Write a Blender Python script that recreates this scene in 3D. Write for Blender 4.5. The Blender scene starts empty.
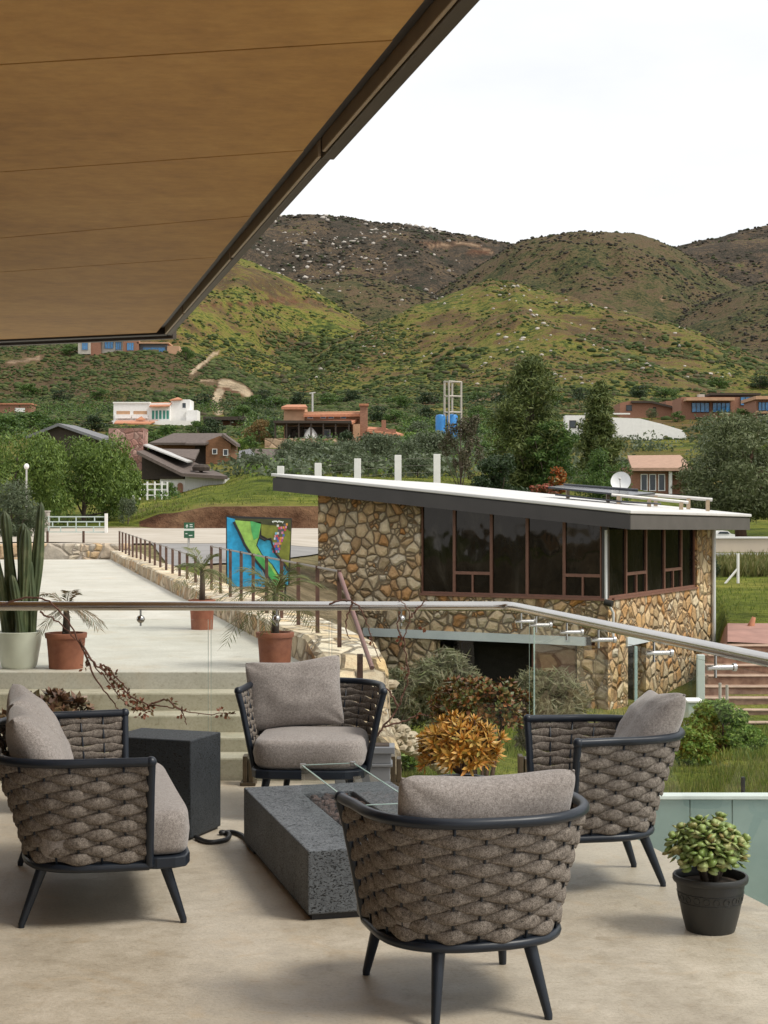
import bpy, math, random
import numpy as np
from mathutils import Vector, Matrix

R = math.radians
SC = bpy.context.scene
COL = SC.collection

# ------------------------------------------------------------------ camera
F = 1600.0          # focal length in pixels of the 768 x 1024 picture
CX, HY, EYE = 384.0, 508.0, 1.6
cd = bpy.data.cameras.new('camera')
cam = bpy.data.objects.new('camera', cd)
COL.objects.link(cam)
cam.location = (0, 0, EYE)
cam.rotation_euler = (R(90), 0, 0)
cd.sensor_fit = 'VERTICAL'
cd.sensor_height = 36.0
cd.sensor_width = 27.0
cd.lens = F * 36.0 / 1024.0
cd.shift_y = -(512 - HY) / 1024.0
cd.clip_start = 0.1
cd.clip_end = 12000
SC.camera = cam

# ------------------------------------------------------------------ light
SUN_EL, SUN_AZ = 52.0, 62.0       # azimuth: degrees from +Y (view direction) towards +X
SUN_AZ = 112.0
w = bpy.data.worlds.new("World")
SC.world = w
w.use_nodes = True
nt = w.node_tree
for n in list(nt.nodes): nt.nodes.remove(n)
wo = nt.nodes.new('ShaderNodeOutputWorld')
bg = nt.nodes.new('ShaderNodeBackground')
sky = nt.nodes.new('ShaderNodeTexSky')
sky.sky_type = 'NISHITA'
sky.sun_disc = False
sky.sun_elevation = R(SUN_EL)
sky.sun_rotation = R(SUN_AZ)
sky.altitude = 300
tc = nt.nodes.new('ShaderNodeTexCoord')
mp = nt.nodes.new('ShaderNodeMapping')
mp.inputs['Scale'].default_value = (2.0, 2.0, 6.0)
no = nt.nodes.new('ShaderNodeTexNoise')
no.inputs['Scale'].default_value = 1.6
no.inputs['Detail'].default_value = 6
no.inputs['Roughness'].default_value = .55
cr = nt.nodes.new('ShaderNodeValToRGB')
cr.color_ramp.elements[0].position = .33
cr.color_ramp.elements[0].color = (6.5, 6.6, 6.75, 1)
cr.color_ramp.elements[1].position = .62
cr.color_ramp.elements[1].color = (7.35, 7.35, 7.35, 1)
mx = nt.nodes.new('ShaderNodeMixRGB')
mx.inputs['Fac'].default_value = .93
nt.links.new(tc.outputs['Generated'], mp.inputs['Vector'])
nt.links.new(mp.outputs['Vector'], no.inputs['Vector'])
nt.links.new(no.outputs['Fac'], cr.inputs['Fac'])
nt.links.new(sky.outputs['Color'], mx.inputs['Color1'])
nt.links.new(cr.outputs['Color'], mx.inputs['Color2'])
nt.links.new(mx.outputs['Color'], bg.inputs['Color'])
bg.inputs['Strength'].default_value = .112
nt.links.new(bg.outputs['Background'], wo.inputs['Surface'])

sl = bpy.data.lights.new('sun', 'SUN')
sl.energy = 2.1
sl.angle = R(18)
sl.color = (1, .95, .86)
so = bpy.data.objects.new('sun', sl)
COL.objects.link(so)
sd = Vector((math.sin(R(SUN_AZ)) * math.cos(R(SUN_EL)), math.cos(R(SUN_AZ)) * math.cos(R(SUN_EL)), math.sin(R(SUN_EL))))
so.rotation_euler = sd.to_track_quat('Z', 'Y').to_euler()
so.location = (20, -10, 40)

SC.view_settings.view_transform = 'Standard'
SC.view_settings.look = 'None'
SC.view_settings.exposure = 0.45
SC.view_settings.gamma = 1.0
SC.view_settings.use_curve_mapping = False

# ------------------------------------------------------------------ helpers
def P(px, py, d):
    return Vector(((px - CX) / F * d, d, EYE - (py - HY) / F * d))

def tag(o, label=None, cat=None, group=None, kind=None):
    if label: o['label'] = label
    if cat: o['category'] = cat
    if group: o['group'] = group
    if kind: o['kind'] = kind
    return o

def thing(name, label, cat, loc=(0, 0, 0), rz=0.0, group=None):
    o = bpy.data.objects.new(name, None)
    o.empty_display_size = .1
    COL.objects.link(o)
    o.location = loc
    o.rotation_euler = (0, 0, rz)
    return tag(o, label, cat, group)

def copy_tree(o, parent=None):
    c = o.copy()
    COL.objects.link(c)
    c.parent = parent
    for ch in list(o.children): copy_tree(ch, c)
    return c

def V(*a): return Vector(a)

class MB:
    """collects faces; build() links them as one mesh object"""
    def __init__(s):
        s.v, s.f, s.m, s.mi = [], [], [], 0
    def add(s, verts, faces):
        n = len(s.v)
        s.v.extend([tuple(p) for p in verts])
        s.f.extend([tuple(i + n for i in f) for f in faces])
        s.m.extend([s.mi] * len(faces))
        return s
    def hexa(s, o, a, b, c):
        o, a, b, c = Vector(o), Vector(a), Vector(b), Vector(c)
        vs = [o, o + a, o + a + b, o + b, o + c, o + a + c, o + a + b + c, o + b + c]
        fs = [(0, 3, 2, 1), (4, 5, 6, 7), (0, 1, 5, 4), (1, 2, 6, 5), (2, 3, 7, 6), (3, 0, 4, 7)]
        if a.cross(b).dot(c) < 0: fs = [f[::-1] for f in fs]
        return s.add(vs, fs)
    def box(s, x0, x1, y0, y1, z0, z1):
        return s.hexa((x0, y0, z0), (x1 - x0, 0, 0), (0, y1 - y0, 0), (0, 0, z1 - z0))
    def prism(s, pts, ext):
        """planar polygon (list of 3d points) extruded by the vector ext"""
        ext = Vector(ext); n = len(pts)
        pts = [Vector(p) for p in pts]
        nrm = Vector((0, 0, 0))
        for i in range(n): nrm += pts[i].cross(pts[(i + 1) % n])
        if nrm.dot(ext) > 0: pts = pts[::-1]
        vs = pts + [p + ext for p in pts]
        fs = [tuple(range(n)), tuple(range(2 * n - 1, n - 1, -1))]
        fs += [(i, i + n, (i + 1) % n + n, (i + 1) % n)[::1] for i in range(n)]
        fs[2:] = [(i, i + n, (i + 1) % n + n, (i + 1) % n) for i in range(n)]
        return s.add(vs, fs)
    def tube(s, pts, r, seg=8, closed=False, cap=True, ry=None):
        pts = [Vector(p) for p in pts]; n = len(pts)
        rs = r if isinstance(r, (list, tuple)) else [r] * n
        vs, fs = [], []
        up = Vector((0, 0, 1))
        prev = None
        for i in range(n):
            if closed: t = pts[(i + 1) % n] - pts[i - 1]
            else: t = pts[min(i + 1, n - 1)] - pts[max(i - 1, 0)]
            if t.length < 1e-9: t = Vector((0, 0, 1))
            t.normalize()
            if prev is None:
                a = up.cross(t)
                if a.length < .05: a = Vector((1, 0, 0)).cross(t)
            else:
                a = prev - t * prev.dot(t)
            a.normalize(); prev = a
            b = t.cross(a)
            for k in range(seg):
                an = 2 * math.pi * k / seg
                vs.append(pts[i] + (a * math.cos(an) + b * math.sin(an)) * rs[i])
        for i in range(n if closed else n - 1):
            j = (i + 1) % n
            for k in range(seg):
                l = (k + 1) % seg
                fs.append((i * seg + k, i * seg + l, j * seg + l, j * seg + k))
        if cap and not closed:
            fs.append(tuple(range(seg - 1, -1, -1)))
            fs.append(tuple((n - 1) * seg + k for k in range(seg)))
        return s.add(vs, fs)
    def lathe(s, prof, c=(0, 0, 0), seg=28, sx=1, sy=1):
        c = Vector(c); vs, fs = [], []
        n = len(prof)
        for r, z in prof:
            for k in range(seg):
                an = 2 * math.pi * k / seg
                vs.append(c + Vector((r * math.cos(an) * sx, r * math.sin(an) * sy, z)))
        for i in range(n - 1):
            for k in range(seg):
                l = (k + 1) % seg
                fs.append((i * seg + k, i * seg + l, (i + 1) * seg + l, (i + 1) * seg + k))
        return s.add(vs, fs)
    def ball(s, c, rx, ry=None, rz=None, su=10, sv=6, jit=0, rng=None):
        ry = ry or rx; rz = rz or rx
        c = Vector(c); vs = [c + Vector((0, 0, -rz))]; fs = []
        for i in range(1, sv):
            ph = math.pi * i / sv - math.pi / 2
            for k in range(su):
                th = 2 * math.pi * k / su
                q = 1 + (rng.uniform(-jit, jit) if rng else 0)
                vs.append(c + Vector((rx * math.cos(ph) * math.cos(th) * q, ry * math.cos(ph) * math.sin(th) * q, rz * math.sin(ph) * q)))
        vs.append(c + Vector((0, 0, rz)))
        top = len(vs) - 1
        for k in range(su):
            l = (k + 1) % su
            fs.append((0, 1 + l, 1 + k))
            for i in range(sv - 2):
                fs.append((1 + i * su + k, 1 + i * su + l, 1 + (i + 1) * su + l, 1 + (i + 1) * su + k))
            fs.append((1 + (sv - 2) * su + k, 1 + (sv - 2) * su + l, top))
        return s.add(vs, fs)
    def build(s, name, mats, parent=None, smooth=False, loc=None, bevel=0, off=None, auto=None):
        me = bpy.data.meshes.new(name)
        vs = s.v
        if off is not None:
            ox, oy, oz = off
            vs = [(p[0] - ox, p[1] - oy, p[2] - oz) for p in vs]
        me.from_pydata(vs, [], s.f)
        for m in (mats if isinstance(mats, (list, tuple)) else [mats]): me.materials.append(m)
        if len(me.materials) > 1: me.polygons.foreach_set('material_index', s.m)
        if smooth: me.polygons.foreach_set('use_smooth', [True] * len(me.polygons))
        o = bpy.data.objects.new(name, me)
        COL.objects.link(o)
        if parent: o.parent = parent
        if loc: o.location = loc
        if bevel:
            b = o.modifiers.new('bevel', 'BEVEL')
            b.width = bevel; b.segments = 2; b.limit_method = 'ANGLE'; b.angle_limit = R(40)
        if smooth and auto:
            me.set_sharp_from_angle(angle=R(auto))
        me.update()
        return o

def np_mesh(name, verts, faces, mat, parent=None, smooth=False, loc=None):
    """verts (n,3) array, faces (m,k) array"""
    me = bpy.data.meshes.new(name)
    verts = np.asarray(verts, dtype=np.float32); faces = np.asarray(faces, dtype=np.int32)
    m, k = faces.shape
    me.vertices.add(len(verts)); me.vertices.foreach_set('co', verts.ravel())
    me.loops.add(m * k); me.loops.foreach_set('vertex_index', faces.ravel())
    me.polygons.add(m); me.polygons.foreach_set('loop_start', np.arange(0, m * k, k, dtype=np.int32))
    if smooth: me.polygons.foreach_set('use_smooth', np.ones(m, dtype=bool))
    me.update(calc_edges=True)
    me.materials.append(mat)
    o = bpy.data.objects.new(name, me)
    COL.objects.link(o)
    if parent: o.parent = parent
    if loc is not None: o.location = loc
    return o

# ------------------------------------------------------------------ materials
def new_mat(name):
    m = bpy.data.materials.new(name); m.use_nodes = True
    t = m.node_tree
    b = t.nodes['Principled BSDF']
    return m, t, b

def nd(t, kind, **kw):
    n = t.nodes.new(kind)
    for k, v in kw.items():
        if k in n.inputs: n.inputs[k].default_value = v
        else: setattr(n, k, v)
    return n

def coords(t, scale=(1, 1, 1), kind='Object'):
    c = t.nodes.new('ShaderNodeTexCoord'); mpn = t.nodes.new('ShaderNodeMapping')
    mpn.inputs['Scale'].default_value = scale
    t.links.new(c.outputs[kind], mpn.inputs['Vector'])
    return mpn.outputs['Vector']

def noise(t, vec, scale, detail=5, rough=.55, dist=0):
    n = nd(t, 'ShaderNodeTexNoise', Scale=scale, Detail=detail, Roughness=rough, Distortion=dist)
    t.links.new(vec, n.inputs['Vector'])
    return n.outputs['Fac']

def ramp(t, fac, stops):
    r = t.nodes.new('ShaderNodeValToRGB')
    e = r.color_ramp.elements
    while len(e) > 1: e.remove(e[-1])
    e[0].position = stops[0][0]; e[0].color = (*stops[0][1], 1)
    for p, c in stops[1:]:
        x = e.new(p); x.color = (*c, 1)
    t.links.new(fac, r.inputs['Fac'])
    return r.outputs['Color']

def mix(t, fac, a, b, mode='MIX'):
    m = t.nodes.new('ShaderNodeMixRGB'); m.blend_type = mode
    for key, x in (('Fac', fac), ('Color1', a), ('Color2', b)):
        if isinstance(x, (int, float)): m.inputs[key].default_value = x
        elif isinstance(x, tuple): m.inputs[key].default_value = (*x, 1)
        else: t.links.new(x, m.inputs[key])
    return m.outputs['Color']

def math_(t, op, a, b=None, clamp=False):
    m = t.nodes.new('ShaderNodeMath'); m.operation = op; m.use_clamp = clamp
    for i, x in enumerate((a, b)):
        if x is None: continue
        if isinstance(x, (int, float)): m.inputs[i].default_value = x
        else: t.links.new(x, m.inputs[i])
    return m.outputs[0]

def bump(t, b, h, strength=.3, dist=.01):
    n = nd(t, 'ShaderNodeBump', Strength=strength, Distance=dist)
    t.links.new(h, n.inputs['Height'])
    t.links.new(n.outputs['Normal'], b.inputs['Normal'])

def pmat(name, col, rough=.6, var=.18, scale=6, bmp=0, bscale=60, bdist=.003, metal=0, spec=.5, stretch=(1, 1, 1), col2=None, detail=6):
    m, t, b = new_mat(name)
    v = coords(t, stretch)
    n = noise(t, v, scale, detail, .6)
    lo = tuple(c * (1 - var) for c in col)
    hi = col2 if col2 else tuple(min(1, c * (1 + var)) for c in col)
    c = ramp(t, n, [(.3, lo), (.7, hi)])
    t.links.new(c, b.inputs['Base Color'])
    b.inputs['Roughness'].default_value = rough
    b.inputs['Metallic'].default_value = metal
    b.inputs['Specular IOR Level'].default_value = spec
    if bmp:
        bump(t, b, noise(t, v, bscale, 4, .6), bmp, bdist)
    return m

def leaf_mat(name, cols, rough=.55, trans=.25, spec=.3):
    m, t, b = new_mat(name)
    g = t.nodes.new('ShaderNodeNewGeometry')
    st = [(i / (len(cols) - 1), c) for i, c in enumerate(cols)]
    c = ramp(t, g.outputs['Random Per Island'], st)
    t.links.new(c, b.inputs['Base Color'])
    b.inputs['Roughness'].default_value = rough
    b.inputs['Specular IOR Level'].default_value = spec
    if trans:
        tr = t.nodes.new('ShaderNodeBsdfTranslucent')
        t.links.new(c, tr.inputs['Color'])
        ms = t.nodes.new('ShaderNodeMixShader'); ms.inputs[0].default_value = trans
        t.links.new(b.outputs[0], ms.inputs[1]); t.links.new(tr.outputs[0], ms.inputs[2])
        t.links.new(ms.outputs[0], t.nodes['Material Output'].inputs['Surface'])
    return m

def stone_mat(name, cols, mortar, scale, mw=.06, bstr=.9, bdist=.04, rnd=1.0, stretch=(1, 1, 1), tone=.35):
    m, t, b = new_mat(name)
    v0 = coords(t, stretch)
    nz = nd(t, 'ShaderNodeTexNoise', Scale=scale * .9, Detail=3)
    t.links.new(v0, nz.inputs['Vector'])
    va = t.nodes.new('ShaderNodeVectorMath'); va.operation = 'MULTIPLY_ADD'
    t.links.new(nz.outputs['Color'], va.inputs[0])
    va.inputs[1].default_value = (.35 / scale,) * 3
    t.links.new(v0, va.inputs[2])
    v = va.outputs[0]
    vo = nd(t, 'ShaderNodeTexVoronoi', Scale=scale, Randomness=rnd)
    vo.feature = 'F1'
    t.links.new(v, vo.inputs['Vector'])
    ve = nd(t, 'ShaderNodeTexVoronoi', Scale=scale, Randomness=rnd)
    ve.feature = 'DISTANCE_TO_EDGE'
    t.links.new(v, ve.inputs['Vector'])
    # some large stones are replaced by clusters of small ones
    vo2 = nd(t, 'ShaderNodeTexVoronoi', Scale=scale * 2.0, Randomness=rnd)
    t.links.new(v, vo2.inputs['Vector'])
    ve2 = nd(t, 'ShaderNodeTexVoronoi', Scale=scale * 2.0, Randomness=rnd); ve2.feature = 'DISTANCE_TO_EDGE'
    t.links.new(v, ve2.inputs['Vector'])
    sb = t.nodes.new('ShaderNodeSeparateColor'); t.links.new(vo.outputs['Color'], sb.inputs[0])
    small_ = math_(t, 'GREATER_THAN', sb.outputs[2], .80)
    edge2 = math_(t, 'ADD', math_(t, 'MULTIPLY', ve2.outputs['Distance'], .62), math_(t, 'MULTIPLY', math_(t, 'SUBTRACT', 1.0, small_), 5.0))
    edge = math_(t, 'MINIMUM', ve.outputs['Distance'], edge2)
    cellc = mix(t, small_, vo.outputs['Color'], vo2.outputs['Color'])
    sep = t.nodes.new('ShaderNodeSeparateColor')
    t.links.new(cellc, sep.inputs[0])
    n = len(cols)
    c = ramp(t, sep.outputs[0], [(i / (n - 1), q) for i, q in enumerate(cols)])
    fine = noise(t, v0, scale * 4, 6, .65)
    c = mix(t, tone, c, ramp(t, fine, [(.25, (.3, .26, .2)), (.5, (.6, .58, .55)), (.75, (1, .97, .9))]), 'OVERLAY')
    c = mix(t, .75, c, ramp(t, sep.outputs[2], [(0, (.62, .60, .58)), (.5, (1, 1, 1)), (1, (1.22, 1.2, 1.16))]), 'MULTIPLY')
    mr = t.nodes.new('ShaderNodeMapRange')
    mr.inputs['From Min'].default_value = mw * .45; mr.inputs['From Max'].default_value = mw
    t.links.new(edge, mr.inputs['Value'])
    c = mix(t, mr.outputs[0], mix(t, .3, mortar, c), c)
    t.links.new(c, b.inputs['Base Color'])
    b.inputs['Roughness'].default_value = .85
    b.inputs['Specular IOR Level'].default_value = .25
    mh = t.nodes.new('ShaderNodeMapRange')
    mh.inputs['From Min'].default_value = 0; mh.inputs['From Max'].default_value = mw * 2.5
    t.links.new(edge, mh.inputs['Value'])
    h = math_(t, 'ADD', mh.outputs[0], math_(t, 'MULTIPLY', fine, .5))
    h = math_(t, 'ADD', h, math_(t, 'MULTIPLY', sep.outputs[1], .4))
    bump(t, b, h, bstr, bdist)
    return m

def glass_mat(name, tint=(.93, .98, .96), rough=.0):
    m, t, b = new_mat(name)
    t.nodes.remove(b)
    tr = nd(t, 'ShaderNodeBsdfTransparent'); tr.inputs[0].default_value = (*tint, 1)
    gl = nd(t, 'ShaderNodeBsdfGlossy', Roughness=rough)
    lw = t.nodes.new('ShaderNodeLayerWeight'); lw.inputs[0].default_value = .5
    geo = t.nodes.new('ShaderNodeNewGeometry')
    f = math_(t, 'MULTIPLY_ADD', math_(t, 'POWER', lw.outputs['Facing'], 5.0), .9)
    f.node.inputs[2].default_value = .035
    f = math_(t, 'MULTIPLY', f, math_(t, 'SUBTRACT', 1.0, geo.outputs['Backfacing']))
    ms = t.nodes.new('ShaderNodeMixShader')
    t.links.new(f, ms.inputs[0]); t.links.new(tr.outputs[0], ms.inputs[1]); t.links.new(gl.outputs[0], ms.inputs[2])
    t.links.new(ms.outputs[0], t.nodes['Material Output'].inputs['Surface'])
    return m

def leaves(blobs, n, size, seed, aspect=.5, droop=0.0, shell=.55, up=.35, six=False):
    """diamond leaves spread in the outer part of ellipsoid blobs: (x,y,z,rx,ry,rz)"""
    rg = np.random.default_rng(seed)
    B = np.array(blobs, dtype=float)
    wgt = (B[:, 3] * B[:, 4] * B[:, 5]) ** (2 / 3); wgt /= wgt.sum()
    idx = rg.choice(len(B), n, p=wgt)
    d = rg.normal(size=(n, 3)); d /= np.linalg.norm(d, axis=1)[:, None]
    rr = shell + (1 - shell) * rg.random(n) ** .7
    rr *= 1 + .12 * rg.normal(size=n) * (rg.random(n) < .3)
    pos = B[idx, :3] + d * B[idx, 3:6] * rr[:, None]
    nrm = d * .7 + rg.normal(size=(n, 3)) * .7 + np.array([0, 0, up])
    nrm /= np.linalg.norm(nrm, axis=1)[:, None]
    a = rg.normal(size=(n, 3)); a[:, 2] -= droop * 2
    a -= nrm * (a * nrm).sum(1)[:, None]; a /= np.linalg.norm(a, axis=1)[:, None] + 1e-9
    if droop:
        a[:, 2] -= droop; a /= np.linalg.norm(a, axis=1)[:, None]
    bb = np.cross(nrm, a); bb /= np.linalg.norm(bb, axis=1)[:, None] + 1e-9
    s = size * rg.uniform(.6, 1.35, n)[:, None]
    v = np.empty((n, 4, 3))
    v[:, 0] = pos - a * s; v[:, 1] = pos + bb * s * aspect + a * s * .1
    v[:, 2] = pos + a * s; v[:, 3] = pos - bb * s * aspect + a * s * .1
    f = np.arange(n * 4).reshape(n, 4)
    return v.reshape(-1, 3), f

# value noise -----------------------------------------------------------
_rs = np.random.default_rng(11)
_perm = _rs.random((256, 256))
def vnoise(x, y):
    xi = np.floor(x).astype(int); yi = np.floor(y).astype(int)
    fx = x - xi; fy = y - yi
    fx = fx * fx * (3 - 2 * fx); fy = fy * fy * (3 - 2 * fy)
    g = lambda a, b: _perm[a % 256, b % 256]
    return (g(xi, yi) * (1 - fx) + g(xi + 1, yi) * fx) * (1 - fy) + (g(xi, yi + 1) * (1 - fx) + g(xi + 1, yi + 1) * fx) * fy
def fbm(x, y, o=4):
    r = 0; a = .5
    for k in range(o):
        r = r + a * (vnoise(x + 17 * k, y + 31 * k) - .5); x = x * 2.03; y = y * 2.03; a *= .5
    return r
# ================================================================== SETTING: terrain
def yz(d, y): return EYE - (y - HY) / F * d
FAR = [(250, 446), (350, 427), (450, 411), (600, 397), (900, 386), (1500, 372), (3600, 352)]
COLS = {
    -1200: ([(4, -.4), (9, -.25), (33, .1), (55, .35), (90, .4)], [(110, 512), (140, 500), (170, 482), (200, 466)]),
    40: ([(4, -.4), (9, -.25), (33, .1), (55, .35), (90, .4)], [(110, 512), (140, 499), (170, 480), (200, 466)]),
    130: ([(4, -.4), (9, -.3), (33, .0), (45, .1), (55, .3), (90, .4)], [(97, 521), (110, 509), (140, 498), (170, 470), (200, 462)]),
    165: ([(4, -.5), (9, -.3), (33, .0), (45, .1), (55, .3), (93.2, .4)], [(94.5, 514), (110, 505), (125, 500), (140, 497), (170, 466), (200, 459)]),
    215: ([(4, -.6), (9, -.4), (33, -.1), (45, .1), (55, .3), (93.2, .4)], [(94.3, 507), (110, 498), (124, 488), (140, 486), (170, 465), (200, 458)]),
    260: ([(4, -.6), (9, -.4), (33, -.2), (45, .0), (55, .3), (93.2, .4)], [(94.3, 507), (110, 494), (122, 477), (140, 474), (170, 466), (200, 458)]),
    330: ([(4, -.7), (9, -.5), (14, -.9), (33, -1.0), (42, -.6), (52, .1), (93.2, .4)], [(94.3, 507), (110, 494), (122, 479), (140, 473), (170, 466), (200, 458)]),
    400: ([(4, -.9), (9, -.3), (12, -.42), (18, -1.1), (25, -2.1), (33, -3.2), (43, -3.5), (49, -2), (56, .0), (93.2, .4)], [(94.3, 509), (110, 497), (125, 482), (150, 472), (200, 458)]),
    600: ([(4, -2), (8.9, -2), (9.3, -.55), (12, -.8), (18, -1.35), (26, -2.3), (34, -3.3), (43, -3.5), (52, -2), (62, -.8), (93, .2)], [(97, 520), (110, 511), (130, 498), (160, 482), (200, 466)]),
    690: ([(4, -2), (8.9, -2), (9.3, -.4), (12, -.75), (17, -1.25), (26, -2.3), (34, -3.3), (42, -3.6), (48, -3.2), (53, -1.9), (60, -1.35), (80, -1.0), (90, -.8)], [(100, 538), (120, 520), (150, 497), (200, 470)]),
    712: ([(4, -2), (8.9, -2), (9.3, -.4), (12, -.75), (17, -1.25), (26, -2.3), (34, -3.2), (42, -3.2), (47, -2.6), (52, -1.7), (60, -1.35), (80, -1.0), (90, -.8)], [(100, 538), (120, 520), (150, 497), (200, 470)]),
    728: ([(4, -2), (8.9, -2), (9.3, -.3), (12, -.7), (17, -1.2), (26, -2.2), (33.5, -3.05), (39.5, -2.1), (42, -1.75), (60, -1.35), (80, -1.0), (90, -.8)], [(100, 540), (120, 521), (150, 496), (200, 470)]),
    2000: ([(4, -2), (8.9, -2), (9.3, -.3), (12, -.7), (17, -1.2), (26, -2.2), (33.5, -3.05), (39.5, -2.1), (42, -1.75), (60, -1.35), (80, -1.0), (90, -.8)], [(100, 540), (120, 521), (150, 496), (200, 470)]),
}
_keys = sorted(COLS)
_tab = []
for k in _keys:
    a, b = COLS[k]
    pts = list(a) + [(d, yz(d, y)) for d, y in b] + [(d, yz(d, y)) for d, y in FAR]
    _tab.append((np.log([p[0] for p in pts]), np.array([p[1] for p in pts])))
_kt = np.array([(k - CX) / F for k in _keys])

# hills: ridge line in picture coordinates, distance of the ridge, depth of the front slope, burnt amount
HILLS = [
    ('A', [(-1200, 150), (-150, 200), (100, 215), (180, 235), (243, 261), (290, 284), (330, 304), (370, 331), (400, 354), (450, 380), (2000, 520)], 1050, 450, .0),
    ('B', [(-1200, 280), (-150, 235), (100, 225), (200, 224), (265, 220), (300, 217), (340, 219), (400, 227), (470, 237), (520, 246), (560, 262), (620, 300), (700, 340), (900, 400), (2000, 520)], 2700, 800, 1.0),
    ('F', [(-1200, 520), (200, 335), (260, 296), (300, 283), (350, 277), (400, 283), (440, 297), (480, 315), (560, 350), (2000, 520)], 1800, 500, .75),
    ('C', [(-1200, 520), (380, 330), (440, 290), (480, 268), (520, 247), (580, 237), (640, 240), (680, 252), (720, 275), (768, 300), (900, 370), (2000, 500)], 2100, 750, .72),
    ('H', [(-1200, 520), (600, 370), (660, 332), (700, 306), (740, 289), (768, 280), (900, 240), (2000, 200)], 1600, 450, .75),
    ('G', [(-1200, 520), (560, 330), (640, 268), (690, 247), (768, 236), (900, 225), (2000, 300)], 2500, 600, 1.0),
    ('D', [(-1200, 520), (600, 290), (650, 256), (680, 245), (720, 237), (768, 226), (900, 200), (2000, 200)], 3400, 500, 1.0),
    ('E', [(-1200, 520), (200, 420), (250, 398), (290, 376), (330, 350), (380, 325), (420, 308), (450, 294), (490, 281), (520, 287), (560, 296), (640, 318), (700, 340), (768, 368), (900, 410), (2000, 520)], 900, 400, .14),
    ('S', [(-1200, 330), (-150, 335), (0, 342), (100, 345), (180, 352), (230, 370), (280, 394), (330, 412), (2000, 520)], 640, 210, .5),
]
def base_z(t, d):
    ld = np.log(np.maximum(d, .5))
    rows = np.array([np.interp(ld, a, b) for a, b in _tab])     # (k, ...)
    tt = np.clip(t, _kt[0], _kt[-1])
    j = np.clip(np.searchsorted(_kt, tt) - 1, 0, len(_kt) - 2)
    f = (tt - _kt[j]) / (_kt[j + 1] - _kt[j]); f = f * f * (3 - 2 * f)
    a = np.take_along_axis(rows, j[None], 0)[0]; b = np.take_along_axis(rows, (j + 1)[None], 0)[0]
    return a * (1 - f) + b * f

def terrain(t, d):
    """height and (burnt, slope position) of the ground at X = t*d, Y = d"""
    t = np.asarray(t, float); d = np.asarray(d, float)
    t, d = np.broadcast_arrays(t, d)
    z = base_z(t, d)
    px = t * F + CX
    burnt = np.zeros_like(z); hill = np.zeros_like(z)
    X = t * d
    for i, (nm, pts, D, wf, bu) in enumerate(HILLS):
        far = d > 380
        if not far.any(): continue
        xs = [p[0] for p in pts]; ys = [p[1] for p in pts]
        ry = np.interp(px, xs, ys) + fbm(px / 60 + i * 9, px * 0 + i * 5.3, 4) * 7
        Hh = yz(D, ry)
        s = np.clip((d - (D - wf)) / wf, 0, 1)
        sh = .25 * s + .75 * (s * s * (3 - 2 * s))
        bk = np.clip((d - D) / (wf * 1.2), 0, 1)
        sh = np.where(d > D, 1 - bk * bk * .9, sh)
        g = (fbm(X / (.10 * D) + i * 3, d / (.22 * D), 5)) * .30 * np.sin(np.pi * np.clip(s, 0, 1)) * (d <= D)
        rid = .5 - np.abs(fbm(X / (.045 * D) + i * 7, d / (.16 * D) + i, 4)) * 2.2
        g = g + (rid - .25) * .11 * np.sin(np.pi * np.clip(s, 0, 1)) * (d <= D)
        b0 = base_z(t, np.full_like(d, D - wf))
        hz = b0 + (Hh - b0) * (sh + g)
        m = far & (hz > z) & (d > D - wf)
        z = np.where(m, hz, z); burnt = np.where(m, bu, burnt); hill = np.where(m, i + 1, hill)
    r = fbm(X / 14, d / 14, 3) * np.clip((d - 100) / 60, 0, 1) * 1.2 * np.clip(d / 300, .5, 3)
    r = r + fbm(X / 2.2, d / 2.2, 3) * .16 * np.clip((d - 9) / 8, 0, 1) * np.clip((70 - d) / 20, 0, 1) * (t > -.02)
    return z + r, burnt, hill

def zt(X, Y): return float(terrain(np.array([X / Y]), np.array([float(Y)]))[0][0])

def hit(px, py, dmin=60.0, dmax=3500):
    """first place along the line of sight, beyond dmin, where the ground reaches the picture height py"""
    d = np.exp(np.linspace(math.log(dmin), math.log(dmax), 1400))
    z = terrain(np.full_like(d, (px - CX) / F), d)[0]
    y = HY - (z - EYE) / d * F
    k = np.argmax(y <= py)
    dd = float(d[k])
    return dd, Vector(((px - CX) / F * dd, dd, float(z[k])))

def at(px, d):
    X = (px - CX) / F * d
    return Vector((X, d, zt(X, d)))

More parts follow.
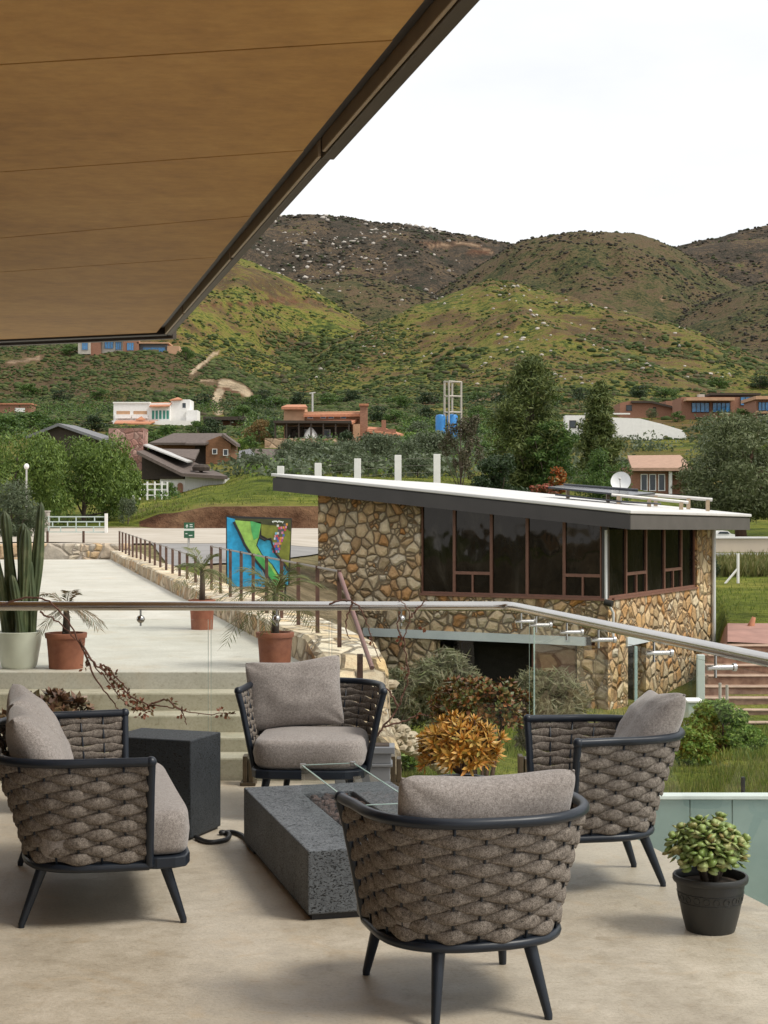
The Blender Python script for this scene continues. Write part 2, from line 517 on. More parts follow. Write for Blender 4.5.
# ground material: green, dry and burnt cover in patches
def ground_mat():
    m, t, b = new_mat('hillside_ground')
    at_ = t.nodes.new('ShaderNodeVertexColor'); at_.layer_name = 'cover'
    sep = t.nodes.new('ShaderNodeSeparateColor'); t.links.new(at_.outputs[0], sep.inputs[0])
    v = coords(t)
    n1 = noise(t, v, .012, 10, .68); n2 = noise(t, v, .07, 10, .72); n4 = noise(t, v, .28, 8, .75); n3 = noise(t, v, 1.3, 5, .7)
    nb = math_(t, 'ADD', math_(t, 'MULTIPLY', n1, .45), math_(t, 'ADD', math_(t, 'MULTIPLY', n2, .33), math_(t, 'MULTIPLY', n4, .22)))
    green = ramp(t, nb, [(.39, (.036, .056, .018)), (.45, (.095, .125, .026)), (.49, (.215, .205, .045)), (.525, (.175, .115, .05)), (.57, (.085, .058, .038)), (.62, (.16, .15, .045))])
    burnt = ramp(t, nb, [(.39, (.026, .042, .018)), (.45, (.044, .038, .030)), (.51, (.078, .062, .046)), (.56, (.13, .088, .056)), (.62, (.080, .11, .03))])
    grass = ramp(t, n2, [(.34, (.085, .12, .018)), (.48, (.17, .205, .030)), (.58, (.25, .25, .05)), (.68, (.20, .16, .06))])
    dirt = ramp(t, n2, [(.3, (.075, .032, .018)), (.5, (.135, .062, .034)), (.72, (.26, .165, .10))])
    c = mix(t, sep.outputs[1], green, burnt)
    c = mix(t, sep.outputs[0], c, grass)
    pale = ramp(t, n2, [(.3, (.34, .25, .16)), (.6, (.50, .40, .28))])
    c = mix(t, sep.outputs[2], c, mix(t, at_.outputs['Alpha'], dirt, pale))
    sp = ramp(t, n3, [(.3, (.5, .5, .5)), (.7, (1.3, 1.3, 1.25))])
    c = mix(t, .6, c, sp, 'MULTIPLY')
    c = mix(t, .85, c, ramp(t, n4, [(.36, (.42, .44, .40)), (.5, (1, 1, 1)), (.66, (1.3, 1.25, 1.15))]), 'MULTIPLY')
    t.links.new(c, b.inputs['Base Color'])
    b.inputs['Roughness'].default_value = .95
    b.inputs['Specular IOR Level'].default_value = .1
    h = math_(t, 'ADD', math_(t, 'MULTIPLY', n2, 3.0), math_(t, 'MULTIPLY', n3, .12))
    bump(t, b, math_(t, 'ADD', h, math_(t, 'MULTIPLY', n4, 1.5)), .75, 1.2)
    return m

tdense = np.linspace(-.265, .265, 420)
tside = np.array([.28, .30, .33, .37, .42, .48, .55, .65, .8, 1.0, 1.3])
tgrid = np.concatenate([-tside[::-1], tdense, tside])
dgrid = np.concatenate([np.linspace(4, 9.5, 12), np.exp(np.linspace(math.log(9.8), math.log(91), 150)), np.linspace(91.4, 97, 24), np.exp(np.linspace(math.log(97.5), math.log(130), 40)),
                        np.exp(np.linspace(math.log(131), math.log(3600), 360))])
dgrid = np.concatenate([dgrid, [4200, 5200, 7000, 9000]])
TT, DD = np.meshgrid(tgrid, dgrid)
ZZ, BU, HI = terrain(TT, DD)
ZZ[-4:] = np.minimum(ZZ[-4:], 60)
nd_, nt_ = TT.shape
vv = np.stack([TT * DD, DD, ZZ], -1).reshape(-1, 3)
ii = np.arange(nd_ * nt_).reshape(nd_, nt_)
ff = np.stack([ii[:-1, :-1], ii[:-1, 1:], ii[1:, 1:], ii[1:, :-1]], -1).reshape(-1, 4)
ground = np_mesh('ground', vv, ff, ground_mat(), smooth=True)
tag(ground, kind='structure')
PX = TT * F + CX
near = np.clip((480 - DD) / 200, 0, 1)
nn = fbm(TT * DD / 9, DD / 9, 4)
gr = np.where(DD < 100, .95, np.where(DD < 150, .85, .35 * near))
gr = np.where((DD > 95) & (DD < 150) & (PX > 120) & (PX < 480), 1.0, gr)
di = np.clip((nn - .12) * 5, 0, 1) * np.where(DD < 90, .35, .5) * (DD < 420)
wob = fbm(PX / 25, DD * 0 + 3.3, 3)
di = np.where((DD > 92.4) & (DD < 95.2) & (PX > 140) & (PX < 420), 1.0, di)
di = np.where((DD > 10) & (DD < 30) & (PX > 560), np.clip((nn - .02) * 5, 0, .8), di)
di = np.where((DD > 44) & (DD < 92.3) & (PX < 400), .6, di)
di = np.where((DD > 12) & (DD < 46) & (PX > 200) & (PX < 372), .85, di)
# bare slopes cut into the hillside
for (cx, cy, rx, ry, am) in [(235, 388, 26, 6, .9), (60, 402, 60, 6, .7), (15, 405, 30, 5, .9), (300, 394, 20, 3, .5), (660, 408, 40, 6, .8), (170, 340, 20, 6, .6),
                             (700, 432, 40, 10, .5), (270, 302, 60, 1.6, .9), (480, 250, 14, 2.5, .8), (440, 244, 26, 3, .5), (640, 425, 60, 8, .5)]:
    YI = HY - (ZZ - EYE) / DD * F
    q = ((PX - cx) / rx) ** 2 + ((YI - cy - wob * 10) / ry) ** 2
    di = np.where((DD > 150), np.maximum(di, am * np.clip(1.4 - q, 0, 1)), di)
# cart tracks and cuttings of pale or red earth on the slopes
TRACKS = [([(192, 373), (199, 367), (206, 361), (212, 355), (218, 352)], 2.2, 1.0), ([(222, 383), (230, 384), (240, 388), (248, 394)], 4.2, 1.0),
          ([(220, 392), (216, 398), (214, 405), (219, 411)], 4.0, 1.0), ([(228, 383), (212, 380), (200, 381)], 1.5, .7), ([(190, 306.5), (230, 304.5), (262, 302), (284, 298)], 1.1, .0),
          ([(8, 362), (40, 358)], 2.0, .5), ([(500, 395), (470, 402)], 1.5, .5), ([(640, 410), (700, 400)], 3.5, .6), ([(660, 300), (672, 302)], 1.2, .6), ([(430, 246), (470, 243), (492, 252)], 1.3, .4)]
def on_track(px, y, grow=1.0):
    best = np.zeros(np.shape(px)); tone = np.zeros(np.shape(px))
    for pts, wd, tn in TRACKS:
        for (x0, y0), (x1, y1) in zip(pts, pts[1:]):
            k = np.clip(((px - x0) * (x1 - x0) + (y - y0) * (y1 - y0)) / ((x1 - x0) ** 2 + (y1 - y0) ** 2), 0, 1)
            ds = np.hypot(px - x0 - k * (x1 - x0), y - y0 - k * (y1 - y0))
            a = np.clip((wd * grow - ds) / 1.0 + .5, 0, 1)
            tone = np.where(a > best, tn, tone); best = np.maximum(best, a)
    return best, tone
YI = HY - (ZZ - EYE) / DD * F
tk, tn_ = on_track(PX + fbm(PX / 5, YI / 5, 2) * 3, YI + fbm(PX / 7, YI / 7 + 9, 2) * 3)
tk = np.where(DD > 150, tk, 0)
di = np.maximum(di, tk)
ca = ground.data.color_attributes.new('cover', 'FLOAT_COLOR', 'POINT')
ca.data.foreach_set('color', np.stack([gr, BU, di, np.maximum(tk * tn_, .8 * ((DD > 12) & (DD < 92.3) & (PX > 90) & (PX < 372)))], -1).astype(np.float32).ravel())

# ---- strips of road and path that follow the ground
def strip(name, p0, p1, width_pts, mat, lift=.06, nu=40, nv=10):
    """quad patch between two edges, each a list of (px, d)"""
    a = [at(*q) for q in p0]; b = [at(*q) for q in p1]
    def lerp(pl, s):
        k = s * (len(pl) - 1); i = min(int(k), len(pl) - 2); return pl[i].lerp(pl[i + 1], k - i)
    vs = []
    for i in range(nu + 1):
        A, B = lerp(a, i / nu), lerp(b, i / nu)
        for j in range(nv + 1):
            q = A.lerp(B, j / nv); vs.append((q.x, q.y, zt(q.x, q.y) + lift))
    fs = [(i * (nv + 1) + j, (i + 1) * (nv + 1) + j, (i + 1) * (nv + 1) + j + 1, i * (nv + 1) + j + 1) for i in range(nu) for j in range(nv)]
    me = bpy.data.meshes.new(name); me.from_pydata(vs, [], fs); me.materials.append(mat)
    o = bpy.data.objects.new(name, me); COL.objects.link(o); tag(o, kind='structure')
    return o
m_road = pmat('sandy_road', (.42, .36, .28), .9, .15, .5, .3, 3, .03, col2=(.50, .45, .38))
m_asph = pmat('grey_asphalt', (.24, .23, .22), .85, .15, .8, .3, 20, .01)
m_brickpath = pmat('pink_paving', (.36, .20, .16), .85, .2, 1.5, .3, 14, .01)
strip('road', [(-250, 56), (60, 56), (300, 56), (430, 60)], [(-250, 90), (60, 90), (300, 91), (430, 91)], 0, m_road)
strip('parking_ground', [(170, 41), (240, 44), (300, 50), (345, 54)], [(150, 58), (240, 58), (318, 58), (380, 59)], 0, m_asph, .05)
strip('road', [(690, 78), (768, 78), (1000, 78)], [(690, 86), (768, 86), (1000, 86)], 0, m_asph)
strip('path', [(706, 41.0), (768, 40.6), (900, 40)], [(706, 45), (768, 44.5), (900, 44)], 0, m_brickpath)
# ---- scrub, boulders and grass that nobody could count
def scatter(name, mat, n, pxr, yr, size, seed, want=None, thr=.045, flat=.6, dmin=150, dmax=3300, kind='ico', sz_pow=1.0):
    rg = np.random.default_rng(seed)
    # sample places by picture density so that far slopes get their share
    px = rg.uniform(*pxr, n * 6)
    d = np.exp(rg.uniform(math.log(dmin), math.log(dmax), n * 6))
    t = (px - CX) / F
    z, bu, hi = terrain(t, d)
    y = HY - (z - EYE) / d * F
    ok = (y > yr[0]) & (y < yr[1]) & ((d < 150) | (on_track(px, y - 1.5, 1.5)[0] < .1))
    dens = fbm(t * d / (.028 * d + 8) + seed, np.log(d) * 24, 4) + rg.normal(size=n * 6) * .07 > thr
    ok &= dens
    if want: ok &= want(px, y, d, bu, hi)
    sel = np.flatnonzero(ok)[:n]
    k = len(sel)
    if kind == 'ico':
        ph = (1 + 5 ** .5) / 2
        base = np.array([(-1, ph, 0), (1, ph, 0), (-1, -ph, 0), (1, -ph, 0), (0, -1, ph), (0, 1, ph), (0, -1, -ph), (0, 1, -ph), (ph, 0, -1), (ph, 0, 1), (-ph, 0, -1), (-ph, 0, 1)]) / 1.9
        fc = np.array([(0, 11, 5), (0, 5, 1), (0, 1, 7), (0, 7, 10), (0, 10, 11), (1, 5, 9), (5, 11, 4), (11, 10, 2), (10, 7, 6), (7, 1, 8), (3, 9, 4), (3, 4, 2), (3, 2, 6), (3, 6, 8), (3, 8, 9), (4, 9, 5), (2, 4, 11), (6, 2, 10), (8, 6, 7), (9, 8, 1)])
    s = (size[0] + (size[1] - size[0]) * rg.random(k) ** 2) * (d[sel] ** sz_pow)
    vs = base[None] * s[:, None, None] * rg.uniform(.6, 1.35, (k, 12, 1)) * np.array([1, 1, flat])
    vs[:, :, 0] *= rg.uniform(.8, 1.5, (k, 1))
    vs += np.stack([t[sel] * d[sel], d[sel], z[sel] + s * flat * .3], -1)[:, None, :]
    fs = (fc[None] + 12 * np.arange(k)[:, None, None]).reshape(-1, 3)
    o = np_mesh(name, vs.reshape(-1, 3), fs, mat)
    tag(o, kind='stuff')
    return o
m_scrub = leaf_mat('scrub_leaf', [(.030, .045, .016), (.045, .066, .022), (.065, .088, .028), (.095, .11, .04), (.075, .065, .04)], .8, 0, .1)
m_scrub2 = leaf_mat('burnt_scrub', [(.030, .030, .022), (.048, .042, .036), (.075, .066, .048), (.055, .072, .03)], .85, 0, .1)
m_boul = leaf_mat('boulder_stone', [(.28, .25, .22), (.42, .38, .33), (.56, .51, .45)], .9, 0, .2)
scatter('scrub', m_scrub, 20000, (-140, 900), (335, 440), (.0006, .0026), 3, lambda px, y, d, bu, hi: d > 230, .045, .7, 230, 1200)
scatter('scrub', m_scrub, 16000, (-140, 900), (225, 390), (.0003, .0014), 5, lambda px, y, d, bu, hi: bu < .3, .045, .7, 500, 2500)
scatter('scrub', m_scrub2, 26000, (-140, 900), (215, 370), (.0003, .0014), 7, lambda px, y, d, bu, hi: bu >= .3, .0, .7, 700, 3400)
scatter('boulders', m_boul, 1500, (-100, 900), (216, 300), (.0003, .0016), 8, lambda px, y, d, bu, hi: (hi == 2), .02, .8, 1500, 3000)
scatter('boulders', m_boul, 1000, (-100, 900), (275, 385), (.0003, .0014), 9, lambda px, y, d, bu, hi: (hi == 8) | (hi == 3), .045, .8, 450, 2000)

scatter('scrub', m_scrub, 30000, (-140, 420), (338, 420), (.0004, .0015), 33, lambda px, y, d, bu, hi: (hi == 9) | ((hi == 1) & (y > 350)) | (d < 600), -.12, .7, 330, 900)
scatter('scrub', m_scrub, 9000, (250, 560), (330, 420), (.0004, .0016), 34, lambda px, y, d, bu, hi: (y > 370) | (px < 420), -.02, .7, 300, 1000)

# ================================================================== SETTING: terrace, stairs, walkway
def concrete_mat(name, dark, mid, light, scale=.9, bstr=.12, rough=.5, warm=None):
    m, t, b = new_mat(name)
    v = coords(t)
    n1 = noise(t, v, scale, 8, .62, .4); n2 = noise(t, v, scale * 6, 8, .68, .3); n3 = noise(t, v, 70, 4, .7)
    f = math_(t, 'ADD', math_(t, 'MULTIPLY', n1, .55), math_(t, 'MULTIPLY', n2, .45))
    c = ramp(t, f, [(.36, dark), (.5, mid), (.63, light)])
    sp = ramp(t, n3, [(.28, (.72, .70, .66)), (.5, (1, 1, 1)), (.75, (1.1, 1.1, 1.1))])
    c = mix(t, .7, c, sp, 'MULTIPLY')
    # hairline cracks and rust coloured blotches
    nb = noise(t, v, scale * 2.3, 5, .6, 1.5)
    c = mix(t, ramp(t, nb, [(.55, (0, 0, 0)), (.72, (.35, .35, .35))]), c, warm or tuple(x * y for x, y in zip(mid, (1.0, .82, .6))))
    sc = noise(t, coords(t, (1, 2.6, 1)), 22, 7, .75, .8)
    c = mix(t, .75, c, ramp(t, sc, [(.30, (.62, .57, .50)), (.44, (1, 1, 1)), (.62, (1, 1, 1)), (.74, (1.16, 1.16, 1.15))]), 'MULTIPLY')
    st_n = noise(t, v, 3.1, 8, .7, 1.0)
    c = mix(t, .6, c, ramp(t, st_n, [(.30, (.66, .60, .52)), (.42, (1, 1, 1))]), 'MULTIPLY')
    t.links.new(c, b.inputs['Base Color'])
    r = ramp(t, n2, [(.3, (rough - .1,) * 3), (.7, (rough + .2,) * 3)])
    t.links.new(r, b.inputs['Roughness'])
    b.inputs['Specular IOR Level'].default_value = .35
    bump(t, b, math_(t, 'ADD', n3, math_(t, 'MULTIPLY', n2, .6)), bstr, .004)
    return m
m_patio = concrete_mat('polished_concrete', (.36, .305, .23), (.44, .385, .30), (.52, .46, .37), 1.6, .5, .42)
m_walk = concrete_mat('walkway_concrete', (.40, .38, .31), (.50, .48, .41), (.58, .56, .49), .6, .15, .6)
m_step = concrete_mat('stair_concrete', (.34, .32, .23), (.46, .43, .33), (.54, .51, .41), .9, .2, .7)

slab = MB()
pl = [(-5.5, -5), (3.0 + 1.24, -5), (1.548, 6.45), (1.263, 7.6), (.83, 9.36), (.78, 9.40), (-5.5, 9.40)]
slab.prism([V(x, y, 0) for x, y in pl], (0, 0, -.32))
o = slab.build('patio_floor', m_patio, bevel=.012); tag(o, kind='structure')

def wallX(y, off=0): return 1.98 + off - .2307 * y
NOSE = [(9.42, .129), (9.66, .2146), (9.89, .319), (10.12, .43), (10.35, .539)]
st = MB()
zp = -.3
for i, (d, z) in enumerate(NOSE[:-1]):
    d2 = NOSE[i + 1][0]
    st.prism([V(-6, d, -.3), V(wallX(d) - .0, d, -.3), V(wallX(d2), d2 + .002, -.3), V(-6, d2 + .002, -.3)][::1], (0, 0, z + .3))
o = st.build('stairs', m_step, bevel=.012); tag(o, kind='structure')
wk = MB()
lw = lambda y: -3.3 - .2307 * (y - 10.35)
jy = [10.352, 13.4, 16.6, 19.8, 23.0, 26.3, 29.6, 33]
for a, b in zip(jy, jy[1:]):
    wk.prism([V(min(lw(a), -5), a, -.3), V(wallX(a), a, -.3), V(wallX(b - .012), b - .012, -.3), V(min(lw(b), -5), b - .012, -.3)], (0, 0, .839))
o = wk.build('walkway', m_walk, bevel=.006); tag(o, kind='structure')

# ---- canopy roof over the terrace
m_soffit_ = None
def soffit_mat():
    m, t, b = new_mat('brown_soffit_board')
    v = coords(t, (.7, 1.2, 1)); v2 = coords(t)
    n1 = noise(t, v, 1.4, 9, .68, .6); n2 = noise(t, v2, 9, 6, .65); n3 = noise(t, v, 24, 4, .7)
    f = math_(t, 'ADD', math_(t, 'MULTIPLY', n1, .6), math_(t, 'MULTIPLY', n2, .4))
    c = ramp(t, f, [(.35, (.36, .182, .050)), (.5, (.47, .248, .068)), (.66, (.56, .315, .095))])
    c = mix(t, .5, c, ramp(t, n3, [(.3, (.8, .78, .74)), (.6, (1.05, 1.05, 1.05))]), 'MULTIPLY')
    t.links.new(c, b.inputs['Base Color'])
    b.inputs['Roughness'].default_value = .62
    bump(t, b, n2, .08, .004)
    return m
m_soffit = soffit_mat()
m_darkmetal = pmat('dark_bronze_metal', (.028, .022, .018), .5, .2, 5, .05, 80, metal=.0)
m_bronze = pmat('brown_painted_steel', (.050, .034, .022), .5, .2, 4, .05, 60)
m_strip = pmat('pale_drip_edge', (.34, .25, .16), .45, .15, 6)
SZ = 2.7
canopy = thing('canopy_roof', 'brown boarded canopy roof with dark steel edge over the terrace', 'roof', (-2.5, 4, SZ))
def edgeX(y): return -1.452 + .2305 * (10.2 - y)
seams = [((-1.5, 2.9), (.9, 2.38)), ((-.953, 3.97), (.038, 3.76)), ((-1.26, 5.24), (-.227, 4.916)), ((-1.56, 6.52), (-.505, 6.03)), ((-1.79, 7.46), (-.787, 7.04)), ((-2.52, 10.46), (-1.41, 10.04))]
seams = [((-3, -4.5), (1, -5.1))] + [((-1, .35), (1, .0))] + seams
XL = -7.0
def on_line(p, q, x): return p[1] + (q[1] - p[1]) * (x - p[0]) / (q[0] - p[0])
def meet_edge(p, q):
    x = 0.0
    for _ in range(30):
        y = on_line(p, q, x); x = edgeX(y) - .012
    return (x, on_line(p, q, x))
for i in range(len(seams) - 1):
    a, b = seams[i], seams[i + 1]
    g = .005
    e0 = meet_edge(*a); e1 = meet_edge(*b)
    mb = MB()
    mb.prism([V(XL, on_line(*a, XL) + g, 0), V(e0[0], e0[1] + g, 0), V(e1[0], e1[1] - g, 0), V(XL, on_line(*b, XL) - g, 0)], (0, 0, .018))
    mb.build('soffit_board', m_soffit, canopy, off=(-2.5, 4, 0))
# deck above the boards, edge beam, drip edge and front fascia
mb = MB()
f0 = meet_edge(*seams[0]); f1 = meet_edge(*seams[-1])
mb.prism([V(XL, on_line(*seams[0], XL), .02), V(f0[0], f0[1], .02), V(f1[0], f1[1], .02), V(XL, on_line(*seams[-1], XL), .02)], (0, 0, .22))
mb.build('roof_deck', m_darkmetal, canopy, off=(-2.5, 4, 0))
ev = (V(edgeX(11), 11, 0) - V(edgeX(0), 0, 0)).normalized()
ex = V(ev.y, -ev.x, 0)
E0 = V(f0[0] + .012, f0[1], 0); E1 = V(f1[0] + .012, f1[1], 0)
EL = E1 - E0
def edge_bar(a, b, z0, z1, name, mat, s0=0, s1=1, ext=0):
    q = MB(); q.hexa(E0 + EL * s0 + ex * a + V(0, 0, z0) , EL * (s1 - s0) + ev * ext, ex * (b - a), (0, 0, z1 - z0))
    return q.build(name, mat, canopy, off=(-2.5, 4, 0), bevel=.003)
edge_bar(.002, .035, .030, .24, 'edge_beam', m_darkmetal, ext=.02)
kk = 0
for s0, s1 in ((0, .22), (.221, .44), (.441, .665), (.667, .8), (.8015, .93), (.931, 1.0)):
    edge_bar(.037, .049, -.012, .1, 'drip_edge', m_strip, s0, s1 - .0025)
edge_bar(.051, .092, -.016, .26, 'fascia', m_bronze, 0, .668, 0)
edge_bar(.051, .084, -.012, .26, 'fascia', m_bronze, .669, 1, .05)
q = MB(); d0 = V(XL, on_line(*seams[-1], XL), 0); d1 = V(f1[0] + .06, on_line(*seams[-1], f1[0] + .06), 0)
dv = (d1 - d0); dn = V(-dv.y, dv.x, 0).normalized()
q.hexa(d0 + dn * .004 + V(0, 0, -.012), dv, dn * .09, (0, 0, .25)); q.build('front_fascia', m_darkmetal, canopy, off=(-2.5, 4, 0), bevel=.003)
q = MB(); q.hexa(d0 + dn * .097 + V(0, 0, -.028), dv, dn * .05, (0, 0, .28)); q.build('front_fascia', m_bronze, canopy, off=(-2.5, 4, 0), bevel=.003)

# unseen house wall carrying the canopy, coloured dark to cut light on the terrace
m_plaster = pmat('dark_unseen_wall', (.10, .075, .055), .9, .1, 2, .2, 40)
hw = thing('house_wall', 'unseen house wall, dark to cut bounced light, carrying the brown canopy roof', 'wall', (-4.2, 3, 0))
q = MB(); q.hexa((-3.2 + .0, -4.8, 0), V(-1.7, 13.6, 0) * 1.0, (-.3, 0, 0), (0, 0, SZ - .006)); q.build('wall_slab', m_plaster, hw, off=(-4.2, 3, 0))

# ---- glass balustrade
m_steel = pmat('brushed_steel', (.60, .58, .55), .24, .06, 3, metal=1.0)
m_steel2 = pmat('polished_steel', (.48, .47, .45), .25, .05, 3, metal=1.0)
m_glass = glass_mat('balustrade_glass', (.982, .993, .988))
m_gedge = pmat('glass_edge', (.30, .42, .38), .1, .1, 3, spec=.6)
m_clamp = pmat('bronze_clamp', (.11, .085, .055), .4, .2, 20, metal=.6)
BX, BY, BZ = .728, 9.24, 1.034
rdir = V(.702, -3.28, 0).normalized()
rn = V(-rdir.y, rdir.x, 0)             # outwards
bal = thing('glass_balustrade', 'frameless glass balustrade with round steel handrail along the terrace edge', 'railing', (0, BY, 0))
off = (0, BY, 0)
corner = V(BX, BY, BZ)
pth = [V(-5, BY, BZ), V(-2, BY, BZ), V(BX - .10, BY, BZ), V(BX - .05, BY - .004, BZ), V(BX - .015, BY - .02, BZ), V(BX + .01, BY - .06, BZ), V(BX, BY, BZ) + rdir * .12 + V(.004, 0, 0), corner + rdir * 4, corner + rdir * 13.5]
q = MB(); q.tube(pth, .0265, 16); q.build('handrail', m_steel, bal, True, off=off, auto=60)
def gpanel(a, b, z0, z1, thick=.012):
    a, b = V(*a), V(*b); dv = b - a; n = V(-dv.y, dv.x, 0).normalized() * thick
    q = MB(); q.hexa(a + V(0, 0, z0) - n / 2, dv, n, (0, 0, z1 - z0))
    o = q.build('glass_panel', m_glass, bal, off=off)
    e = MB(); dn = dv.normalized()
    e.hexa(a + V(0, 0, z0 + .001) - n * .35 - dn * .003, dn * .002, n * .7, (0, 0, z1 - z0 - .002))
    e.build('polished_edge', m_gedge, o, off=off); e = MB()
    e.hexa(b + V(0, 0, z0 + .001) - n * .35 + dn * .001, dn * .002, n * .7, (0, 0, z1 - z0 - .002))
    e.build('polished_edge', m_gedge, o, off=off)
    return o
gy = BY + .03
for xa, xb in ((-4.9, -3.62), (-3.60, -2.32), (-2.30, -1.02), (-1.0, -.32), (-.30, .84)):
    gpanel((xa, gy, 0), (xb, gy, 0), .05, .955)
gl0 = V(.865, gy - .03, 0)
gdir = V(.285, -1.15, 0).normalized()
for s in range(7):
    a = gl0 + gdir * (s * 1.5 + .01); b = gl0 + gdir * (s * 1.5 + 1.49)
    gpanel(tuple(a), tuple(b), -.12, .93)
for px in (-130, 40, 100, 248, 396, 524):
    x = (px - CX) / F * 9.22
    q = MB(); q.box(x - .030, x - .004, BY - .03, BY + .075, 0.002, .17); q.box(x + .004, x + .03, BY - .03, BY + .075, 0.002, .155); q.box(x - .045, x + .045, BY - .045, BY + .09, 0.0015, .02)
    q.build('glass_clamp', m_clamp, bal, off=off, bevel=.003)
def standoff(p, side):
    """post below the handrail and the round pin that holds the glass"""
    q = MB(); p = V(*p)
    q.tube([p + V(0, 0, -.02), p + V(0, 0, -.115)], .006, 8)
    s = side
    q.tube([p + V(0, 0, -.075) - s * .035, p + V(0, 0, -.075) + s * .075], .0105, 12)
    q.tube([p + V(0, 0, -.075) + s * .075, p + V(0, 0, -.075) + s * .088], .0165, 12)
    o = q.build('glass_standoff', m_steel2, bal, True, off=off, auto=40)
for x in (-2.9, -1.405, -.62, .10):
    p = V(x, BY, BZ)
    q = MB(); q.tube([p + V(0, 0, -.02), p + V(0, 0, -.115)], .006, 8); q.ball(p + V(0, -.0, -.075), .024, su=12, sv=8); q.tube([p + V(0, 0, -.075), p + V(0, .035, -.075)], .012, 10)
    q.build('glass_standoff', m_steel2, bal, True, off=off, auto=40)
for s in (.22, .50, 1.02, 1.50, 2.22, 2.88, 3.7, 4.6, 5.6):
    standoff(corner + rdir * s, rn)

# ---- sunken bay beside the terrace: smooth teal wall with a pale coping
m_teal = pmat('teal_glazed_wall', (.15, .24, .215), .12, .18, 1.0, .03, 30, col2=(.25, .345, .31))
m_coping = pmat('pale_coping', (.60, .66, .62), .5, .08, 6)
tw = thing('retaining_wall', 'smooth teal retaining wall with pale coping below the terrace edge', 'wall', (2.8, 8.9, -2))
for x0, x1 in ((.99, 1.70), (1.703, 1.935), (1.938, 3.2), (3.203, 4.6)):
    q = MB(); q.box(x0, x1, 8.9, 8.98, -2, -.022); q.build('wall_panel', m_teal, tw, off=(2.8, 8.9, -2), bevel=.003)
q = MB(); q.box(.99, 4.6, 8.885, 8.99, -.02, .002); q.build('coping', m_coping, tw, off=(2.8, 8.9, -2), bevel=.004)
q = MB(); q.box(.6, 5, 3.5, 8.895, -1.7, -1.55); o = q.build('lower_floor', m_walk); tag(o, kind='structure')

# ---- stone walls of the walkway
STONE_WARM = [(.30, .17, .08), (.44, .31, .18), (.50, .40, .27), (.38, .27, .16), (.55, .46, .33), (.42, .24, .10), (.48, .38, .26)]
STONE_PALE = [(.36, .27, .17), (.48, .39, .27), (.55, .47, .35), (.42, .29, .16), (.57, .48, .36), (.40, .23, .10), (.50, .42, .31)]
m_wstone = stone_mat('pale_field_stone', STONE_PALE, (.20, .15, .10), 5.0, .05, .8, .04)
m_cap = stone_mat('pale_flag_stone', [(.60, .47, .30), (.70, .62, .48), (.64, .52, .36), (.74, .68, .57), (.60, .42, .22), (.70, .64, .52)], (.36, .28, .19), 4.2, .05, .9, .05)
ww = thing('stone_wall', 'low pale stone wall with flat top along the concrete walkway', 'wall', (-2.5, 18, -.4))
wo_ = (-2.5, 18, -.4)
prof_y = [9.5, 9.75, 10.0, 10.4, 11, 12] + list(np.linspace(13, 33.4, 22))
def wtop(y): return .71 if y > 10.6 else .71 - (10.6 - y) * .42
def wwid(y): return .54 if y > 11 else .54 - (11 - y) * .17
rgw = random.Random(5)
q = MB(); vs = []; fs = []
for i, y in enumerate(prof_y):
    j = lambda a: rgw.uniform(-a, a)
    vs += [(wallX(y), y, -.4), (wallX(y) + j(.012), y, (.3 + wtop(y)) / 2), (wallX(y) + j(.02), y, wtop(y) - .02 + j(.015)),
           (wallX(y) + .02 + j(.02), y, wtop(y) + j(.015)), (wallX(y) + wwid(y) * .52, y, wtop(y) + .01 + j(.015)), (wallX(y) + wwid(y) - .04 + j(.03), y, wtop(y) - .02 + j(.02)), (wallX(y) + wwid(y) + j(.03), y, wtop(y) - .1), (wallX(y) + wwid(y) + .06, y, -1.0)]
n = 8
for i in range(len(prof_y) - 1):
    for k in range(n - 1): fs.append((i * n + k, i * n + k + 1, (i + 1) * n + k + 1, (i + 1) * n + k))
fs.append(tuple(range(n - 1, -1, -1))); fs.append(tuple((len(prof_y) - 1) * n + k for k in range(n)))
q.add(vs, [f[::-1] for f in fs])
q.m = [1 if (i < (len(prof_y) - 1) * (n - 1) and i % (n - 1) in (2, 3, 4, 5)) else 0 for i in range(len(q.f))]
q.build('masonry', [m_wstone, m_cap], ww, off=wo_)
cw = thing('stone_wall', 'low stone wall with orange stones closing the far end of the walkway', 'wall', (-7, 33.6, -.2))
q = MB(); q.box(-10, -5.3, 33.42, 33.85, -.4, .86); q.build('masonry', stone_mat('orange_field_stone', [(.55, .30, .11), (.58, .50, .40), (.46, .42, .36), (.62, .38, .16), (.55, .48, .38), (.5, .46, .42)], (.34, .28, .22), 2.6, .05, .8, .05), cw, off=(-7, 33.6, -.2), bevel=.05)

